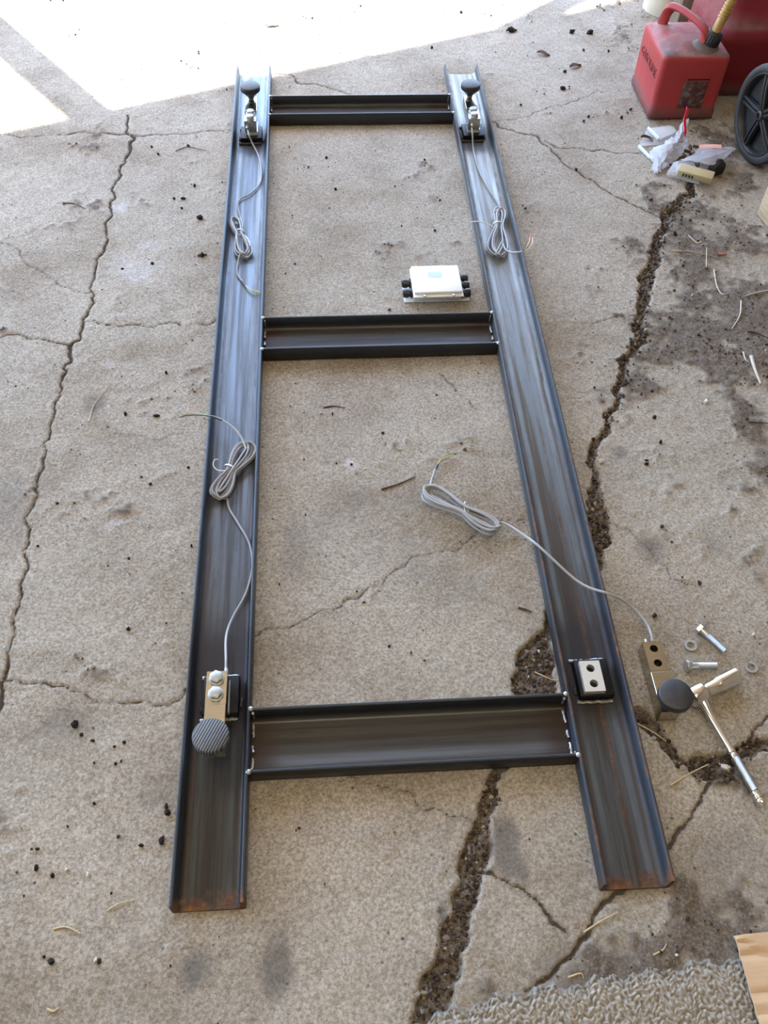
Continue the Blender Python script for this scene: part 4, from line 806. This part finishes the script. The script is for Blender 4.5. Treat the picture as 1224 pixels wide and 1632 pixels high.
# fine grit all over
n = 1500; p = np.stack([NP.uniform(-.6, 1.5, n), NP.uniform(-.3, 2.95, n), np.zeros(n)], -1)
ix = np.searchsorted(xs, p[:, 0]).clip(0, NX-1); iy = np.searchsorted(ys, p[:, 1]).clip(0, NY-1); p[:, 2] = Z[iy, ix]; k = free[iy, ix]; p = p[k]
tag(lumps('grit', p, .0006+.0017*NP.random(len(p))**3, soil_mat), 'fine dark grit sprinkled over the whole concrete slab', 'grit', kind='stuff')
def crumb(x, y, r, label, group, mat=None, name='soil_crumb', cat='crumb'):
    o = lumps(name, np.array([(0., 0., 0.)]), np.array([r]), mat or crumbm, .2); o.location = (x, y, ground_z(x, y)); return tag(o, label, cat, group)
LEFT = [(x, y, w_) for x, y, w_ in [(-0.0652,1.6436,0.0186),(-0.1381,1.7337,0.0123),(-0.1157,1.7331,0.0105),(-0.1157,1.6913,0.0086),(-0.0528,1.4937,0.0128),(-0.1027,1.085,0.0083),(-0.1108,0.9597,0.012),(-0.1749,0.9676,0.0107),(-0.1059,0.7781,0.0075),(-0.1281,0.6061,0.0059),(-0.1117,0.4588,0.0078),(-0.1756,0.289,0.015),(-0.1635,0.2727,0.0075),(-0.1455,0.2613,0.0074),(-0.0957,0.2556,0.0063),(-0.1103,0.2492,0.0063),(-0.1376,0.2243,0.0063),(-0.105,0.2215,0.0062),(-0.0969,0.2251,0.0052),(-0.1291,0.1616,0.0072),(-0.1638,0.1299,0.0051),(-0.088,0.1103,0.0061),(-0.2009,0.0986,0.0062),(-0.0192,0.1415,0.0131),(-0.0218,0.15,0.0091),(-0.0238,0.1004,0.014),(-0.053,0.0949,0.008),(-0.1979,0.0713,0.0123),(-0.1733,0.0604,0.0092),(-0.1677,-0.0456,0.006),(-0.1567,-0.0516,0.0139),(-0.0932,-0.0553,0.0069),(-0.0882,0.0319,0.005),(-0.2087,0.0346,0.0051),(-0.1212,1.9891,0.0095),(-0.1991,1.9465,0.0094),(-0.2197,1.985,0.0096),(-0.0909,1.7926,0.0089),(-0.2371,1.4485,0.008),(-0.1682,1.4655,0.0096),(-0.1257,0.7978,0.0063),(-0.0373,0.8179,0.0075),(-0.2946,0.6416,0.0061),(-0.0181,0.6288,0.007)]]
LP = (('dark soil crumb lying left of the near third of left rail', 'soil crumbs left of the near end'), ('dark soil crumb lying left of the middle of left rail', 'soil crumbs left of the middle'), ('dark soil crumb lying left of the far third of left rail', 'soil crumbs left of the far end'))
for x, y, s_ in LEFT: k = 0 if y < .55 else (1 if y < 1.15 else 2); crumb(x, y, s_*.5, *LP[k])
MIDP = [(x, y, w_) for x, y, w_ in [(0.2773,1.7654,0.0088),(0.5202,1.5785,0.0083),(0.2561,1.9167,0.0074),(0.1705,1.4547,0.0079),(0.1482,1.4192,0.0062),(0.4381,1.5995,0.0066),(0.2804,0.8124,0.0086),(0.2472,0.9505,0.0065),(0.3276,0.4043,0.0054),(0.3637,0.3905,0.0053),(0.1792,0.2652,0.0051),(0.3913,0.2919,0.0062),(0.2896,0.4932,0.0055),(0.1419,0.5394,0.0056),(0.3472,0.8936,0.0064),(0.4676,0.7094,0.0072)]]
for x, y, s_ in MIDP: crumb(x, y, s_*.5, *(('dark speck of soil between the near and middle crossbars', 'soil specks in the near bay') if y < 1.15 else ('dark speck of soil between the middle and far crossbars', 'soil specks in the far bay')))
RIGHT = [(x, y, w_) for x, y, w_ in [(0.9776,2.2818,0.0192),(0.835,2.1913,0.0103),(1.0223,2.1159,0.0102),(1.1176,2.1104,0.0123),(1.0033,2.0952,0.0081),(1.0033,2.3867,0.011),(1.0786,2.6524,0.0238),(1.1361,2.6473,0.0215),(1.0914,2.5298,0.0115),(1.1708,2.5202,0.0139),(1.1232,1.5393,0.0139),(0.9133,0.9144,0.0109),(0.9086,0.8443,0.0107),(0.8918,0.5037,0.0096),(0.8647,0.7873,0.0091),(0.7962,0.443,0.0092),(0.8473,0.3367,0.0056),(0.7922,0.4406,0.008),(0.9317,1.8442,0.0093),(1.1563,2.1561,0.0126),(1.1427,2.1384,0.0104),(0.6055,2.5533,0.0113),(0.7292,2.8037,0.0121),(0.8785,2.6637,0.0259)]]
for x, y, s_ in RIGHT: crumb(x, y, s_*.5, *(('dark soil crumb on the concrete right of the near half of frame', 'soil crumbs right of the near half') if y < 1.4 else ('dark soil crumb on the concrete between right rail and the fuel cans', 'soil crumbs near the fuel cans')))
for x, y, s_ in [(-0.1239,0.0577,0.0081),(-0.1561,0.0681,0.0061),(-0.0985,-0.0534,0.0089)]: crumb(x, y, s_*.5, 'small pale pebble on the concrete near the left bottom corner', 'pale pebbles near the left corner', pebm, 'pebble', 'pebble')
for x, y, s_ in [(0.7762,0.7994,0.0116),(0.6684,0.3634,0.0066),(0.8382,0.1662,0.0141),(0.6886,-0.0936,0.008),(0.9545,0.3951,0.0106),(0.6376,0.4256,0.0067),(1.0358,0.9552,0.0099),(0.5815,0.3856,0.0065)]: crumb(x, y, s_*.5, 'small pale pebble among the soil right of the frame', 'pale pebbles right of the frame', pebm, 'pebble', 'pebble')
def stalk(pts, r, mat, label, name='straw', cat='straw', group=None, dz=.0015):
    P = smoothpath([(x, y, max(ground_z(x, y), -.004)+dz+.0008*RNG.random()) for x, y in pts], 5); n_ = len(P)
    o = MB().tube(P, [r*(1-.55*k/n_) for k in range(n_)], 6).build(name, mat); return tag(o, label, cat, group)
stalk([(0.742,0.1414),(0.7785,0.1593),(0.8122,0.1727)], .0017, strawm, 'straight yellow straw lying by the crack beside the ratchet handle')
stalk([(0.5671,-0.0572),(0.5917,-0.0456),(0.619,-0.0349)], .0016, strawm, 'yellow straw on the concrete below the end of right rail')
stalk([(0.7107,0.2481),(0.7371,0.2307),(0.7551,0.2139)], .0015, strawm, 'straw bridging the wide crack below the loose load cell')
stalk([(0.5662,0.3451),(0.593,0.3299),(0.6052,0.3281)], .0012, strawm, 'bent straw on the soil left of the right rail')
stalk([(-0.2455,0.9493),(-0.242,0.9972),(-0.2176,1.0571)], .0013, strawm, 'long pale straw beside the left crack')
stalk([(-0.0913,0.0081),(-0.0752,0.017),(-0.0531,0.0207)], .0013, strawm, 'curved pale straw left of the left rail end')
stalk([(-0.1609,-0.0106),(-0.1442,-0.0092),(-0.1234,-0.0184)], .0016, strawm, 'arched pale straw in the lower left of the slab')
stalk([(-0.1531,-0.1084),(-0.1445,-0.1118),(-0.1379,-0.1079)], .0018, strawm, 'short thick pale straw at the lower left edge')
stalk([(0.5347,-0.1117),(0.5525,-0.1082),(0.5555,-0.1144)], .0014, strawm, 'short pale straw beside the rug edge')
stalk([(0.6559,-0.0917),(0.6704,-0.0863),(0.6785,-0.0788)], .0014, strawm, 'pale straw standing in the soil above the rug')
stalk([(0.8695,0.4142),(0.8625,0.4208),(0.8452,0.4305)], .0011, strawm, 'thin straw touching the head of the farther loose bolt')
stalk([(0.3357,0.7462),(0.3692,0.7573),(0.4035,0.7748)], .0022, twigm, 'dark twig lying on the concrete between the rails', 'twig', 'twig')
stalk([(0.5583,0.4699),(0.5729,0.4641),(0.5808,0.4586)], .0024, twigm, 'short dark twig beside the right rail', 'twig', 'twig')
stalk([(0.2295,0.9692),(0.2478,0.9739),(0.2736,0.9674)], .0016, twigm, 'thin dark twig below the middle crossbar', 'twig', 'twig')
stalk([(-0.0633,1.494),(-0.0529,1.4962),(-0.041,1.4983)], .0032, twigm, 'stubby dark twig left of the left rail', 'twig', 'twig')
stalk([(-0.418,1.7191),(-0.3892,1.7156),(-0.3578,1.6927)], .0018, twigm, 'thin brown twig at the left of the main crack', 'twig', 'twig')
stalk([(-0.1534,1.9643),(-0.1208,1.9827),(-0.0718,1.9624)], .0012, twigm, 'thin curved twig left of the far rail end', 'twig', 'twig')
stalk([(1.1546,1.5304),(1.1728,1.5038),(1.198,1.5186),(1.163,1.3983)], .0017, rootm, 'bent bleached root on the soil below the plastic bags', 'root', 'root')
stalk([(1.1831,1.3976),(1.1715,1.3379),(1.1732,1.3028),(1.1896,1.3068)], .0018, rootm, 'forked bleached root in the soil patch', 'root', 'root')
stalk([(1.289,1.3128),(1.2483,1.3002),(1.2228,1.2918)], .0016, rootm, 'pale root reaching in from the right edge', 'root', 'root')
stalk([(1.2096,1.274),(1.1906,1.223),(1.1596,1.1805)], .0020, rootm, 'crooked pale root beside the dark hollow in the soil', 'root', 'root')
stalk([(1.173,1.0859),(1.1686,1.046),(1.1684,1.003)], .0042, rootm, 'thick white root at the right edge of the soil', 'root', 'root')
stalk([(1.1613,1.1027),(1.1572,1.0764),(1.1623,1.0701)], .0018, rootm, 'short hooked root left of the thick white one', 'root', 'root')
stalk([(1.191,1.1686),(1.2112,1.1636),(1.2381,1.1351)], .0026, twigm, 'dark root curving out of the soil at right edge', 'root', 'root')
stalk([(1.0981,1.4752),(1.1438,1.4687),(1.1944,1.4519)], .0014, strawm, 'yellow straw lying level across the soil patch')
stalk([(1.1046,0.8905),(1.1277,0.8878),(1.16,0.8846)], .0016, twigm, 'dark straight twig at the right edge below the roots', 'twig', 'twig')
def leaf(pt, s_, rz, mat, label, curl=.3):
    o = MB(); rows = []
    for i in range(9):
        t = i/8; wd = s_*.42*math.sin(math.pi*min(1, t*.97+.02))**.8
        rows.append([((t-.5)*s_*2, wd*k/3, curl*s_*(k/3)**2*.6+.12*s_*math.sin(t*5)) for k in range(-3, 4)])
    vs = [p for r in rows for p in r]; n1 = len(vs); vs += [(x, y, z-.0008) for x, y, z in vs]; fs = []
    for i in range(8):
        for k in range(6): a = i*7+k; fs += [(a, a+1, a+8, a+7), (n1+a, n1+a+7, n1+a+8, n1+a+1)]
    ob = o.add(vs, fs).build('dry_leaf', mat); ob.location = (pt[0], pt[1], ground_z(*pt[:2])+.001+.12*s_); ob.rotation_euler.z = rz; return tag(ob, label, 'leaf')
tanleaf = plain('tan_dry_leaf', (.42, .20, .12), .8, 0, .3, 50)
leaf((0.0983,2.7127,0)[:2], .022, .1, tanleaf, 'tan dry leaf lying on the sunlit concrete beyond the left rail', .2)
leaf((0.8785,2.6637,0)[:2], .02, .3, leafm, 'dark curled leaf at the edge of the sunlight')
leaf((0.9565,2.502,0)[:2], .022, -.5, leafm, 'dark dry leaf right of the far end of right rail')
leaf((1.0437,2.4223,0)[:2], .022, .4, leafm, 'dark dry leaf on the concrete left of the small fuel can')
leaf((1.2202,1.4587,0)[:2], .014, .2, tanleaf, 'tan leaf fragment among roots on the soil')
for k, (u, nm) in enumerate((((1.2515,1.9056,0), 0), ((1.2586,1.8862,0), 0), ((1.2853,1.9241,0), 0), ((1.2288,1.8743,0), 0), ((1.2737,1.9276,0), 0), ((1.2481,1.8738,0), 0), ((1.2851,1.8983,0), 0), ((1.2409,1.893,0), 0))):
    o = leaf(u[:2], .013, k*1.1, leafm, 'curled dark brown leaf heaped between the two plastic bags', .9); o['group'] = 'brown leaves between the bags'; o.rotation_euler.x = .4*k-.5; o.location.z += .008
for k, u in enumerate(((1.1593,1.9928,0), (1.1704,1.9792,0))):
    o = leaf(u[:2], .014, k*1.7, leafm, 'small dark leaf lying inside the clear blister pack', .6); o['group'] = 'dark leaves in the blister pack'; o.location.z += .004
